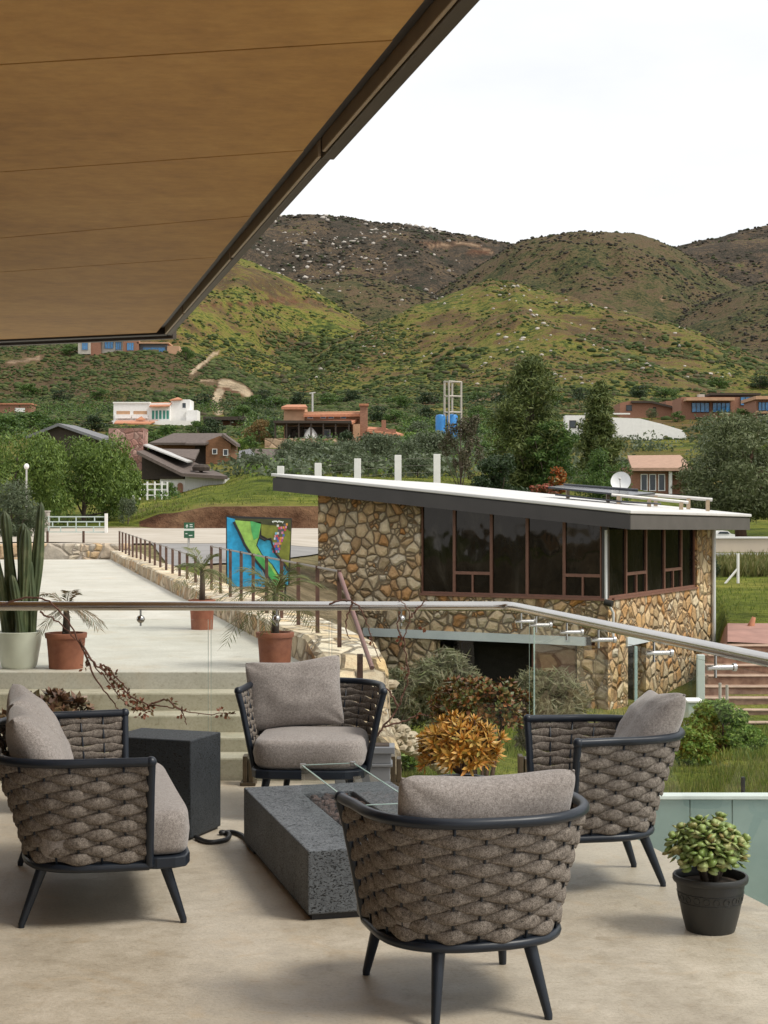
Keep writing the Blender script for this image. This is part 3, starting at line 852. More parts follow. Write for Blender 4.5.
# railing of rusty posts on the wall
m_rust = pmat('rust_brown_steel', (.085, .042, .03), .6, .35, 14, .2, 90, col2=(.15, .08, .055))
m_thin = pmat('grey_wire', (.28, .25, .22), .5, .1, 5, metal=.5)
rail = thing('wall_railing', 'rust brown steel railing with slender posts on the walkway wall', 'railing', (-2.5, 14, .7))
ro = (-2.5, 14, .7)
near_ys = [9.4 * 1.125 + i * .765 for i in range(10)]
tops = []
for i, y in enumerate(near_ys):
    x = wallX(y, .165); z0 = wtop(y) - .02; zt_ = 1.19
    q = MB(); q.box(x - .014, x + .014, y - .014, y + .014, z0, zt_); q.build('post', m_rust, rail, off=ro)
    tops.append(V(x, y, zt_ - .01))
q = MB(); q.tube(tops, .008, 6); q.build('top_rail', m_thin, rail, off=ro)
tops = []
for i in range(16):
    y = 19.0 + i * .92; x = wallX(y, .165); h = 1.03 + .1 * (i / 15)
    q = MB(); q.box(x - .016, x + .016, y - .016, y + .016, .69, h); q.build('post', m_rust, rail, off=ro)
    tops.append(V(x, y, h - .01))
q = MB(); q.tube(tops, .007, 6); q.build('top_rail', m_thin, rail, off=ro)
# sloping handrail beside the stairs
a = V(wallX(near_ys[0], .165), near_ys[0], 1.17)
b = P(372, 668, 9.62)
q = MB(); q.tube([a, b], .015, 10); q.build('stair_rail', pmat('mauve_brown_paint', (.20, .11, .095), .5, .2, 8), rail, True, off=ro, auto=50)
c = P(360, 654, 9.8)
q = MB(); q.box(c.x - .018, c.x + .018, c.y - .018, c.y + .018, -.1, c.z); q.build('post', m_rust, rail, off=ro)

# rough stone slope outside the wall
m_rub = leaf_mat('rubble_stone', [(.28, .21, .13), (.42, .34, .24), (.50, .43, .32), (.34, .27, .18), (.40, .34, .26)], .9, 0, .2)
rb = MB(); rgb_ = random.Random(8)
for i in range(420):
    s = rgb_.random()
    y = 9.9 + s * 7
    o_ = .62 + rgb_.random() * (.55 + .0 * s)
    x = wallX(y, .56 + (o_ - .62) * .6); z = .54 - (o_ - .6) * 1.5 - max(0, 10.6 - y) * .35
    r = rgb_.uniform(.03, .075)
    if x / y * F + CX > 392: continue
    rb.ball((x, y, z - .03), r, r * rgb_.uniform(.7, 1.2), r * .5, 7, 5, .28, rgb_)
for i in range(120):
    s = i / 119
    px = 372 + s * 70; py = 712 + s * 42 + rgb_.uniform(-9, 12); d = 10.3 + s * 2.2
    p = P(px, py, d); r = rgb_.uniform(.03, .06)
    rb.ball((p.x, p.y, p.z - .05), r, r, r * .6, 7, 5, .2, rgb_)
o = rb.build('rubble_slope', m_rub, None, False, bevel=0); tag(o, 'slope of pale rough stones falling away beside the walkway wall', 'rubble'); o['kind'] = 'stuff'
# ================================================================== the stone house below the terrace
C0 = V(5.6, 40, 0); Lv = V(-.872, .489, 0); Rv = V(.489, .872, 0)
ZB = -4.2; SILL = -.725
sh = thing('stone_house', 'field stone house with dark ribbon windows and a low sloping roof', 'house', (5.6, 40, ZB))
so_ = (5.6, 40, ZB)
def S(t, r, z): return C0 + Lv * t + Rv * r + V(0, 0, z)
# in the wall's own frame the masonry pattern is free of distortion
m_stoneL = stone_mat('brown_stone_shaded_face', [(.56, .37, .20), (.68, .52, .33), (.74, .60, .41), (.60, .44, .27), (.72, .54, .34), (.56, .27, .09), (.68, .56, .39), (.76, .64, .47)], (.085, .06, .036), 3.5, .11, 1.0, .10)  # shaded face: shade put into dark joints, stones lightened to offset it
m_frame = pmat('brown_window_frame', (.20, .095, .062), .55, .15, 6)
def win_mat():
    m, t, b = new_mat('dark_window_glass')
    v = coords(t, (1, 1, .6))
    n = noise(t, v, .9, 5, .65, 1.2)
    t.links.new(ramp(t, n, [(.42, (.006, .0055, .005)), (.58, (.014, .013, .011)), (.68, (.034, .031, .026))]), b.inputs['Base Color'])
    b.inputs['Roughness'].default_value = .6
    b.inputs['Specular IOR Level'].default_value = 0
    gl = nd(t, 'ShaderNodeBsdfGlossy', Roughness=.05); gl.inputs['Color'].default_value = (.9, .84, .78, 1)
    bm = nd(t, 'ShaderNodeBump', Strength=.5, Distance=.12)
    t.links.new(noise(t, v, .6, 3, .55), bm.inputs['Height']); t.links.new(bm.outputs[0], gl.inputs['Normal'])
    ms = t.nodes.new('ShaderNodeMixShader'); ms.inputs[0].default_value = .035
    t.links.new(b.outputs[0], ms.inputs[1]); t.links.new(gl.outputs[0], ms.inputs[2])
    t.links.new(ms.outputs[0], t.nodes['Material Output'].inputs['Surface'])
    return m
m_win = win_mat()
m_fascia = pmat('dark_grey_fascia', (.045, .040, .038), .5, .15, 2)
m_fascia2 = pmat('grey_fascia', (.095, .085, .078), .5, .15, 2)
m_roofw = pmat('white_roof_membrane', (.60, .59, .57), .6, .08, 1.2, .1, 20)
m_lintel = pmat('white_painted_lintel', (.62, .68, .68), .6, .06, 3)
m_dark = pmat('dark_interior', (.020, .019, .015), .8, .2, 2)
m_pipe = pmat('white_pipe', (.66, .67, .66), .4, .05, 4)
TH = .35
def zroof(t, r=-.93): return 1.1 + (t + .93) * (1.0 / 10.32) - .013 * (r + .93)     # underside of the roof
def lwall(name, t0, t1, z0, z1a, z1b, mat=None, out=0.0, th=TH):
    """wall piece on the left face, top height z1a at t0 and z1b at t1"""
    q = MB(); p = [S(t0, -out, z0), S(t1, -out, z0), S(t1, -out, z1b), S(t0, -out, z1a)]
    q.prism(p, Rv * (th + out)); return q.build(name, mat or m_stoneL, sh, off=so_)
def rwall(name, r0, r1, z0, z1a, z1b, mat=None, out=0.0, th=TH):
    q = MB(); p = [S(-out, r0, z0), S(-out, r1, z0), S(-out, r1, z1b), S(-out, r0, z1a)]
    q.prism(p, Lv * (th + out)); return q.build(name, mat or m_stoneL, sh, off=so_)
LB, LT = -1.87, -1.65
lwall('wall', 5.32, 8.51, ZB, zroof(5.32) - .005, zroof(8.51) - .005)       # tall part beside the windows
lwall('wall', .002, 5.318, LT + .002, SILL, SILL)                           # breast below the windows
q = lwall('wall', .002, .83, ZB, LB, LB)                                    # pier
lwall('wall', 4.9, 5.315, ZB, LB, LB)
lwall('lintel', .6, 7.05, LB + .002, LT, LT, m_lintel, .06, .05)
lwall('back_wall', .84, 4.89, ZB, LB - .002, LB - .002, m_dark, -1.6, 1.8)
# brown panel hanging in the opening
q = MB(); q.hexa(S(1.1, .5, -2.75), Lv * 1.2, Rv * .05, (0, 0, .85)); q.build('door', pmat('red_brown_door', (.16, .07, .05), .6, .15, 4), sh, off=so_)
m_stoneR = stone_mat('tan_stone_lit_face', [(.46, .25, .09), (.60, .45, .26), (.66, .55, .38), (.54, .34, .15), (.64, .49, .30), (.56, .28, .09), (.66, .58, .43)], (.24, .16, .09), 3.0, .085, 1.0, .08)  # lit face of the same walls: light put into paler joints, warmer tone
rwall('wall', .0, 8.38, -1.72, SILL, SILL, m_stoneR)
rwall('wall', .0, 1.40, ZB, -1.722, -1.722, m_stoneR)
rwall('wall', 2.75, 8.38, ZB, -1.722, -1.722, m_stoneR)
rwall('wall', 6.99, 8.38, SILL + .002, 1.0, .985, m_stoneR)
rwall('lintel', 1.25, 2.9, -1.95, -1.73, -1.73, m_lintel, .05, .03)
rwall('back_wall', 1.41, 2.74, ZB, -1.96, -1.96, m_stoneL, -.6, .7)
# far walls close the volume
q = MB(); q.hexa(S(8.5, .352, ZB), -Lv * TH, Rv * 8.0, (0, 0, 2.2 - ZB)); q.build('wall', m_stoneL, sh, off=so_)
q = MB(); q.hexa(S(.36, 8.37, ZB), Lv * 7.7, -Rv * TH, (0, 0, 1.1 - ZB)); q.build('wall', m_stoneL, sh, off=so_)
# windows: one frame with glass per bay
def bay_l(t0, t1, low):
    fr = MB(); w = .035
    z0 = SILL + .06; za, zb = zroof(t0) - .01, zroof(t1) - .01
    def bar(ta, tb, zz0, zza, zzb):
        fr.prism([S(ta, .06, zz0), S(tb, .06, zz0), S(tb, .06, zzb), S(ta, .06, zza)], Rv * .10)
    bar(t0, t0 + w, z0, za, zroof(t0 + w) - .01); bar(t1 - w, t1, z0, zroof(t1 - w) - .01, zb)
    bar(t0 + w, t1 - w, z0, z0 + .05, z0 + .05)
    if low:
        bar(t0 + w, t1 - w, z0 + .52, z0 + .6, z0 + .6); tm = (t0 + t1) / 2; bar(tm - .025, tm + .025, z0 + .05, z0 + .52, z0 + .52)
    f = fr.build('window', m_frame, sh, off=so_)
    g = MB(); g.prism([S(t0 + .01, .11, z0), S(t1 - .01, .11, z0), S(t1 - .01, .11, zb), S(t0 + .01, .11, za)], Rv * .02)
    g.build('pane', m_win, f, off=so_)
mull = [.20, 1.214, 2.24, 3.26, 4.34, 5.315]
for i in range(5): bay_l(mull[i] + .003, mull[i + 1] - .003, i in (0, 3))
def bay_r(r0, r1, low):
    fr = MB(); w = .04; z0 = SILL + .06; z1 = 1.075 - .013 * r1
    def bar(a, b, zz0, zz1): fr.hexa(S(.06, a, zz0), Rv * (b - a), Lv * .10, (0, 0, zz1 - zz0))
    bar(r0, r0 + w, z0, z1); bar(r1 - w, r1, z0, z1); bar(r0 + w, r1 - w, z0, z0 + .05)
    if low:
        bar(r0 + w, r1 - w, z0 + .52, z0 + .6); rm = (r0 + r1) / 2; bar(rm - .03, rm + .03, z0 + .05, z0 + .52)
    f = fr.build('window', m_frame, sh, off=so_)
    g = MB(); g.hexa(S(.11, r0 + .01, z0), Rv * (r1 - r0 - .02), Lv * .02, (0, 0, z1 - z0)); g.build('pane', m_win, f, off=so_)
mr = [.20, 1.477, 2.97, 4.41, 5.84, 6.985]
for i in range(5): bay_r(mr[i] + .003, mr[i + 1] - .003, i in (1, 3))
q = MB(); q.prism([S(.02, -.04, SILL + .001), S(5.318, -.04, SILL + .001), S(5.318, -.04, SILL + .058), S(.02, -.04, SILL + .058)], Rv * .38); q.build('sill', m_frame, sh, off=so_)
q = MB(); q.prism([S(-.04, .34, SILL + .001), S(-.04, 6.988, SILL + .001), S(-.04, 6.988, SILL + .058), S(-.04, .34, SILL + .058)], Lv * .38); q.build('sill', m_frame, sh, off=so_)
q = MB(); q.hexa(S(.04, .04, SILL + .06), Lv * .14, Rv * .14, (0, 0, 1.80)); q.build('corner_post', m_fascia, sh, off=so_)
# roof: sloping slab with deep fascia and a pale edge
O = .93
def roof_quad(t0, t1, r0, r1, dz): return [S(t0, r0, zroof(t0, r0) + dz), S(t1, r0, zroof(t1, r0) + dz), S(t1, r1, zroof(t1, r1) + dz), S(t0, r1, zroof(t0, r1) + dz)]
q = MB(); q.prism(roof_quad(-O + .06, 9.33, -O + .06, 9.04, .0), (0, 0, .36)); q.build('soffit', m_fascia, sh, off=so_)
q = MB(); q.prism([S(-O, -O, zroof(-O) - .02), S(9.39, -O, zroof(9.39) - .02), S(9.39, -O, zroof(9.39) + .33), S(-O, -O, zroof(-O) + .33)], Rv * .058); q.build('fascia', m_fascia, sh, off=so_)
q = MB(); q.prism([S(-O, -O + .06, zroof(-O) - .02), S(-O, 9.1, zroof(-O, 9.1) - .02), S(-O, 9.1, zroof(-O, 9.1) + .33), S(-O, -O + .06, zroof(-O) + .33)], Lv * .058); q.build('fascia', m_fascia2, sh, off=so_)
q = MB(); q.prism([S(9.39, -O + .06, zroof(9.39) - .02), S(9.39, 9.1, zroof(9.39, 9.1) - .02), S(9.39, 9.1, zroof(9.39, 9.1) + .33), S(9.39, -O + .06, zroof(9.39) + .33)], -Lv * .058); q.build('fascia', m_fascia2, sh, off=so_)
q = MB(); q.prism(roof_quad(-O - .04, 9.43, -O - .04, 9.14, .365), (0, 0, .085)); q.build('roof', m_roofw, sh, off=so_, bevel=.02)
# down pipes
q = MB(); q.tube([S(.02, -.09, 1.05), S(.02, -.09, SILL + .05), S(-.07, -.07, SILL - .12), S(-.09, .12, SILL - .3), S(-.09, .12, -1.66)], .036, 10); q.build('down_pipe', m_pipe, sh, True, off=so_, auto=50)
q = MB(); q.tube([S(-.08, 8.30, 1.05), S(-.08, 8.30, ZB)], .06, 10); q.build('down_pipe', m_pipe, sh, True, off=so_, auto=50)
q = MB(); q.tube([S(.02, -.16, SILL - .02), S(-.18, -.16, SILL - .06)], .08, 8); q.build('pipe_elbow', m_dark, sh, True, off=so_, auto=50)

# solar water heater lying on the roof, satellite dish
def RT(t, r, h): return S(t, r, zroof(t, r) + .45 + h)
sw = thing('solar_heater', 'low solar water heater rack of tubes on the flat roof', 'solar heater', tuple(RT(1.5, 6, 0)))
so2 = tuple(RT(1.5, 6, 0))
m_alu = pmat('pale_aluminium', (.55, .53, .50), .4, .1, 5, metal=.4)
m_black = pmat('black_solar_tube', (.02, .022, .028), .2, .2, 5)
A, B = RT(3.4, 5.2, .30), RT(-.35, 7.3, .34)
A2, B2 = RT(3.1, 3.4, .26), RT(-.2, 5.6, .22)
q = MB(); q.tube([A, B], .05, 8); q.build('header_pipe', m_alu, sw, True, off=so2, auto=50)
q = MB(); q.tube([A2.lerp(B2, .45), B2], .045, 8); q.build('header_pipe', m_alu, sw, True, off=so2, auto=50)
q = MB(); q.prism([A + V(0, 0, .02), A.lerp(B, .62) + V(0, 0, .02), A2.lerp(B2, .60) + V(0, 0, .0), A2 + V(0, 0, .0)], (0, 0, .05)); q.build('solar_panel', m_black, sw, off=so2)
q = MB(); q.tube([A + V(0, 0, .07), A.lerp(B, .5) + V(0, 0, .09)], .05, 8); q.build('black_pipe', m_black, sw, True, off=so2, auto=50)
for p in (A.lerp(B, .03), A.lerp(B, .3), A.lerp(B, .62), A.lerp(B, .84), A.lerp(B, .97), A2.lerp(B2, .5), A2.lerp(B2, .72), A2.lerp(B2, .95)):
    g = S(0, 0, 0); d_ = p - C0; tt_ = d_.dot(Lv)
    zb = zroof(tt_, d_.dot(Rv)) + .45
    q = MB(); q.box(p.x - .05, p.x + .05, p.y - .05, p.y + .05, zb, p.z - .02); q.build('post', m_strip, sw, off=so2)
q = MB(); q.tube([A2.lerp(B2, .05) + V(0, 0, -.15), A2.lerp(B2, .5) + V(0, -.2, -.17), B2.lerp(A2, .2) + V(0, -.1, -.12)], .03, 6); q.build('hose', m_black, sw, True, off=so2, auto=50)
dc = P(621, 482, 46.4)
base_t = (V(dc.x, dc.y, 0) - C0).dot(Lv)
zb = zroof(base_t, (V(dc.x, dc.y, 0) - C0).dot(Rv)) + .45
ds = thing('satellite_dish', 'round white satellite dish on a short mast on the roof', 'satellite dish', (dc.x, dc.y, zb))
q = MB()
fr_ = V(-.25, -.93, .28).normalized()
rot = fr_.to_track_quat('Z', 'Y').to_matrix()
prof = [(r, r * r * .9) for r in np.linspace(0.001, .29, 8)] + [(.29, .09)] + [(r, r * r * .9 - .012) for r in np.linspace(.285, .001, 6)]
q.lathe(prof, seg=24); q.v = [tuple(rot @ Vector(p) + Vector((0, 0, dc.z - zb))) for p in q.v]
q.build('reflector', pmat('white_dish_paint', (.78, .78, .76), .4, .04, 5), ds, True, auto=40)
q = MB(); q.tube([V(0, .04, 0), V(0, .04, dc.z - zb)], .025, 8); q.build('mast', m_alu, ds)
q = MB(); q.tube([rot @ V(0, -.28, .05) + V(0, 0, dc.z - zb), rot @ V(0, -.02, .3) + V(0, 0, dc.z - zb)], .012, 6); q.ball(rot @ V(0, 0, .32) + V(0, 0, dc.z - zb), .04); q.build('receiver_arm', m_alu, ds)
# ================================================================== buildings on the valley floor and the slopes
m_white = pmat('white_render', (.82, .80, .77), .85, .06, 2, .1, 20)
m_tan = pmat('tan_render', (.50, .30, .18), .9, .12, 1.2, .1, 20)
m_terra = pmat('terracotta_roof_tile', (.46, .20, .11), .85, .25, 2.5, .4, 30, stretch=(1, 3, 1))
m_brick = pmat('red_brick', (.30, .15, .095), .9, .25, 3, .3, 20, stretch=(1, 1, 3))
m_wood = pmat('brown_log', (.20, .095, .045), .85, .3, 3, .4, 16, stretch=(1, 1, 6))
m_wood2 = pmat('dark_timber', (.05, .036, .026), .8, .2, 4, .2, 20)
m_shing = pmat('brown_grey_shingle', (.115, .088, .075), .9, .28, 3, .4, 24, stretch=(1, 1, 4))
m_blue = pmat('blue_glass', (.06, .25, .52), .15, .35, 1.5, spec=.6)
m_pane = pmat('dark_pane', (.035, .045, .055), .15, .2, 3)
m_green = pmat('green_shutter', (.03, .20, .15), .5, .1, 3)
m_pink = stone_mat('pink_field_stone', [(.28, .13, .11), (.40, .24, .21), (.34, .17, .14), (.46, .30, .26), (.22, .11, .09)], (.22, .13, .11), 1.5, .05, .8, .06)
m_fieldwhite = pmat('whitewashed_board', (.58, .57, .54), .8, .12, 1.5, .2, 14, stretch=(6, 6, .4))
m_greyroof = pmat('grey_roof_sheet', (.15, .15, .155), .6, .15, 2)
m_villst = stone_mat('villa_rubble', [(.34, .21, .13), (.45, .32, .22), (.5, .38, .27), (.4, .26, .17)], (.22, .15, .10), .9, .05, .8, .08)
m_paleconc = pmat('pale_block', (.46, .42, .36), .9, .1, 1)

class House:
    """buildings measured in picture rows and columns at their own distance"""
    def __init__(s, name, label, cat, px, py, dmin=90, d=None, group=None):
        if d is None: s.d, q = hit(px, py, dmin)
        else: s.d = d; q = P(px, py, d)
        s.o = P(px, py, s.d); s.px, s.py = px, py
        s.u = s.d / F
        s.t = thing(name, label, cat, tuple(s.o), 0, group)
    def p(s, px, py, dy=0): return V((px - s.px) * s.u, dy, -(py - s.py) * s.u)
    def box(s, part, x0, y0, x1, y1, d0, d1, mat, parent=None, bevel=0):
        q = MB(); a = s.p(x0, y1, d0); b = s.p(x1, y0, d1); q.box(a.x, b.x, a.y, b.y, a.z, b.z)
        return q.build(part, mat, parent or s.t, bevel=bevel)
    def poly(s, part, pts, d0, depth, mat, parent=None):
        q = MB(); q.prism([s.p(x, y, d0) for x, y in pts], (0, depth, 0)); return q.build(part, mat, parent or s.t)
    def slab(s, part, pts, th, mat, parent=None):
        """roof plane: points (px, py, depth)"""
        q = MB(); q.prism([s.p(*p) for p in pts], (0, 0, -th)); return q.build(part, mat, parent or s.t)
    def win(s, x0, y0, x1, y1, d0, fm, pm, cols=1, proud=.05):
        f = MB(); w = min(.12, (x1 - x0) * s.u * .12)
        a = s.p(x0, y1, d0 - proud); b = s.p(x1, y0, d0 - proud)
        f.box(a.x, b.x, d0 - proud, d0 - .004, a.z, a.z + w); f.box(a.x, b.x, d0 - proud, d0 - .004, b.z - w, b.z)
        for k in range(cols + 1):
            c = a.x + (b.x - a.x - w) * k / cols; f.box(c, c + w, d0 - proud, d0 - .004, a.z + w, b.z - w)
        o = f.build('window', fm, s.t)
        g = MB(); g.box(a.x + w * .5, b.x - w * .5, d0 - proud * .55, d0 - .003, a.z + w * .5, b.z - w * .5); g.build('pane', pm, o)
        return o

# white house on the rise
h = House('white_house', 'white flat roofed house with green shutters on the rise above the cabins', 'house', 155, 424, 150)
h.box('wall', 113.5, 403, 170, 427, 0, 8, m_white)
h.box('upper_wall', 170, 399, 189, 427, 1.5, 9, m_white)
h.box('wing', 186, 410, 197, 427, 0.5, 6, m_white)
h.box('parapet', 113, 402, 150, 403.4, -.2, 8.2, m_white)
h.slab('roof', [(150, 406.5, -1.2), (170, 406, -1.2), (171, 401.5, 2), (150, 402, 2)], .25, m_terra)
h.slab('roof', [(169, 399.5, 1), (182, 398.8, 1), (176, 396, 3.5)], .25, m_terra)
for x0, x1 in ((116.5, 130), (133.5, 147)):
    h.box('arch_recess', x0, 411, x1, 417, -.06, .0, m_tan)
    h.box('balcony_rail', x0 - 1, 414.5, x1 + 1, 418.5, -.5, -.08, m_white)
for x in (152, 155.6, 159.2, 163, 166.6): h.box('shutter', x, 410.5, x + 2.3, 419, -.1, -.004, m_green)
h.win(181, 402, 185.5, 408, 1.5, m_white, m_pane)
h.slab('porch_roof', [(117, 424, -4), (152, 424.5, -4), (158, 420, -.2), (117, 420, -.2)], .25, m_terra)
h.box('terrace_wall', 113, 421, 196, 430, -1.5, -.3, m_white)
h.slab('roof', [(137, 420, -2), (147, 420, -2), (142, 416.5, -1)], .2, m_terra)

# glass houses high on the hillside under the canopy edge
h = House('hillside_house', 'long blue glass house with grey slab roofs high on the hillside', 'house', 125, 354, 300)
for (x0, y0, x1, y1, dd, mt) in ((78, 339, 90, 354, 0, m_paleconc), (90, 341, 100, 355, 1.5, m_brick), (100, 338, 122, 354, 3, m_paleconc), (122, 340, 138, 354, 2, m_brick), (138, 343, 166, 354, 4, m_greyroof), (166, 345, 178, 354, 3, m_tan)):
    h.box('wall', x0 + .05, y0, x1 - .05, y1, dd, dd + 9, mt)
for (x0, y0, x1, y1, dd) in ((82, 341, 88, 350, 0), (103, 340, 112, 348, 3), (114, 341, 120, 349, 3), (126, 342, 133, 350, 2), (141, 346, 164, 352.5, 4)):
    h.win(x0, y0, x1, y1, dd, m_greyroof, m_blue, 3, .2)
h.box('roof', 98, 336.8, 124, 338, 1, 13, m_greyroof); h.box('roof', 136, 341.6, 168, 342.9, 2, 14, m_tan)

# tan villa with pergola
h = House('tan_villa', 'tan villa with terracotta roofs, brick chimney and a dark pergola', 'villa', 325, 446, 150)
h.box('wall', 283, 405.5, 304, 440, 2, 12, m_tan)
h.box('wall', 304.1, 411, 363, 440, 2.5, 12, m_tan)
h.slab('roof', [(281, 406.5, .8), (307, 406.5, .8), (304, 402.5, 5), (285, 402.5, 5)], .4, m_terra)
h.slab('roof', [(303, 414, 1.2), (364, 413.5, 1.2), (364, 409, 6), (306, 409.5, 6)], .4, m_terra)
h.slab('roof', [(304, 423, -.8), (352, 422.5, -.8), (358, 418, 2.3), (306, 419, 2.3)], .35, m_terra)
for x in (306.5, 319.5, 327.5, 340): h.win(x, 415, x + 6, 417.8, 2.5, m_white, m_blue)
h.box('chimney', 360, 404.5, 367.5, 446, .5, 3, m_brick); h.box('chimney_cap', 359, 403.5, 368.5, 405.5, .2, 3.3, m_terra)
h.box('wall', 353, 424, 360, 450, 0, 6, m_tan)
h.box('chimney', 381.5, 419, 386, 430, 3, 5, m_brick)
h.slab('roof', [(367, 430, 0), (396, 434, 0), (404, 433, 4), (384, 426, 5), (368, 425, 5)], .4, m_terra)
h.box('wall', 367.6, 429, 396, 446, .6, 6, m_brick)
h.box('pergola_roof', 276, 422.5, 352, 425, -6, 1.9, m_wood2)
for x in (277, 288, 300, 312, 324, 336, 349): h.box('pergola_post', x, 425.1, x + 1.4, 443, -5.8, -5.4, m_wood2)
for x0, x1 in ((290, 297), (302, 307), (323, 330)): h.win(x0, 429, x1, 437, 2, m_white, m_pane, 1, .3)
h.box('window_wall', 284, 426, 303.9, 440, 1.7, 1.99, m_wood2); h.box('window_wall', 304.1, 426, 351, 440, 2.2, 2.49, m_wood2)
h.box('terrace_wall', 268, 440.2, 358, 452, -7, 8, m_villst)
q = MB(); q.lathe([(1.15, 0), (.95, .8), (.45, 1.5), (.05, 1.9)], h.p(312, 440, -4.5), 12); q.build('dome_oven', m_white, h.t, True)

# radio mast beside the villa
h = House('antenna_mast', 'thin white antenna mast standing behind the tan villa', 'antenna', 312.5, 411, 150, d=275)
q = MB(); q.tube([h.p(312.5, 418), h.p(312.5, 393)], .16, 8); q.build('mast', m_alu, h.t); q = MB(); q.tube([h.p(309.5, 393.5), h.p(315.5, 392.7)], .12, 6); q.build('crossbar', m_alu, h.t)

# log cabin with shingle roof
h = House('log_cabin', 'brown log cabin with grey shingle roof and two small windows', 'cabin', 190, 464, 120, d=172)
h.box('wall', 149, 440, 205, 468, 3, 9, m_wood)
h.poly('gable_wall', [(205, 466), (230, 466), (230, 444), (219, 435.5), (205, 441)], .8, 8, m_wood)
h.slab('roof', [(147, 442, 1.6), (206, 442.5, .2), (222, 431, 5), (166, 430.3, 6.5)], .25, m_shing)
h.slab('roof', [(220, 431, 4.9), (222, 433.3, .2), (236, 443.5, .4), (233.5, 441.5, 8)], .3, m_shing)
h.slab('porch_roof', [(186, 443.6, -.8), (205.6, 443.6, -.8), (205.4, 440.5, 2.9), (186, 440.5, 2.9)], .2, m_shing)
h.box('door', 192, 445, 203, 464, 2.7, 2.99, m_wood2)
h.win(211.5, 448.5, 216.5, 454, .8, m_white, m_pane, 1, .15); h.win(222.5, 449, 227.5, 455.5, .8, m_white, m_pane, 1, .15)

# long barn below it
h = House('long_barn', 'long barn with brown shingle roof, white walls and arched doors', 'barn', 180, 494, 100, d=141)
h.box('wall', 160, 479, 185.4, 496, 0, 6, m_white)
h.poly('board_wall', [(185.5, 496), (225, 496), (225, 477.5), (185.5, 473)], -.2, 7, m_fieldwhite)
h.slab('roof', [(139, 451.5, -1.4), (184, 473.5, -1.4), (229, 476.5, -1.2), (205, 468, 6), (150, 445, 7)], .28, m_shing)
h.slab('ridge_sheet', [(139, 443, 1), (142, 442, 4), (188, 459.5, 4), (186, 461, 1)], .12, m_alu)
h.slab('roof', [(143, 447, 3.5), (190, 458, 3.5), (189, 446, 8), (150, 446, 8)], .2, m_shing)
h.poly('gable_wall', [(141, 455), (183, 474), (183, 479.2), (141, 479.2)], .5, 6, m_wood2)
h.box('fascia', 160, 476.5, 184, 479, -.3, .45, m_wood2)
for x0, x1 in ((167, 172.5), (177.5, 183)):
    n = 7; pts = [(x0, 495), (x1, 495)] + [(x0 + (x1 - x0) * (.5 + .5 * math.cos(math.pi * k / n)), 485.5 - 2.8 * math.sin(math.pi * k / n)) for k in range(n + 1)]
    h.poly('arched_door', pts, -.12, .1, m_brick)
q = MB(); q.lathe([(.75, 0), (.8, .3), (.6, .55), (.1, .6)], h.p(199.5, 470.5, 1.2), 12); q.box(*[float(x) for x in (h.p(198, 0).x, h.p(201, 0).x, .9, 1.5, h.p(0, 472).z, h.p(0, 469).z)]); q.build('roof_vent', m_wood2, h.t)

# gable roof with pink stone chimney wall behind the pepper trees
h = House('gabled_lodge', 'dark gabled lodge with pink stone end wall behind the pepper trees', 'lodge', 85, 460, 100, d=140)
h.slab('roof', [(26, 436, 0), (58, 423.2, 0), (60, 421.5, 7), (30, 434, 8)], .25, m_greyroof)
h.slab('roof', [(58, 423.2, 0), (112, 442, 0), (112, 438, 8), (60, 421.5, 7)], .25, m_greyroof)
h.poly('gable_wall', [(36, 462), (100, 462), (100, 438), (58.5, 425), (36, 434.5)], .6, 6, m_wood2)
h.poly('stone_wall', [(105, 470), (139, 470), (140.5, 427), (105.5, 427.5)], 1.6, 3, m_pink)

# grey roofed shed between cabin and orchard
h = House('grey_shed', 'low shed with grey pitched roof and cream walls beside the orchard', 'shed', 260, 464, 120, d=182)
h.slab('roof', [(236, 449.5, 4), (247, 447.5, 4), (258, 458.5, 0), (237, 460.5, 0)], .2, m_greyroof)
h.slab('roof', [(248, 447.5, 4.2), (285, 447.5, 4.2), (278, 458.5, 0), (259, 458.6, 0)], .2, m_shing)
h.box('wall', 238, 459, 276, 467, .4, 6, m_paleconc)
h.poly('gable_wall', [(277, 467), (290, 467), (290, 459), (285, 450), (277.5, 458)], .6, 4, m_white)

# open shed with a long dark roof by the white house
h = House('open_shed', 'open shed with long dark flat roof beside the white house', 'shed', 222, 427, 150)
h.box('roof', 203, 416.5, 245, 420, 0, 7, m_wood2); h.box('wall', 206, 420.1, 243, 428, 4, 7, m_wood)
for x in (204, 216, 230, 243): h.box('post', x, 420.1, x + 1, 428, .3, .7, m_wood2)
h.box('store', 211, 423, 218, 428, 1, 3, m_white)

# long brick sheds at the far edge of the slope
h = House('brick_shed', 'long low red brick shed at the foot of the dark hillside', 'shed', 15, 414, 150)
h.box('wall', -25, 404.5, 31, 414, 0, 6, m_brick); h.box('roof', -27, 403.2, 32, 404.6, -.5, 6.5, m_terra); h.box('door', 15, 408, 25, 412, -.15, 0, m_white)

# brick house behind the big olive
h = House('brick_house', 'brick house with pale terracotta roof and tall dark windows behind the olive tree', 'house', 648, 492, 100, d=150)
h.box('wall', 632, 466, 690, 494, 0, 8, m_brick)
h.slab('roof', [(630, 468, -1), (692, 468, -1), (688, 453.5, 4), (634, 454, 4)], .3, pmat('pale_terracotta', (.38, .24, .17), .9, .2, 2.5, .4, 30, stretch=(1, 3, 1)))
for x in (640.5, 649, 658): h.win(x, 474, x + 7, 491, 0, m_white, m_pane, 1, .1)
h.box('beam', 632, 469, 690, 471.5, -.6, -.004, m_wood2)
h.box('porch_post', 668, 471.6, 671, 494, -.6, -.2, m_white)

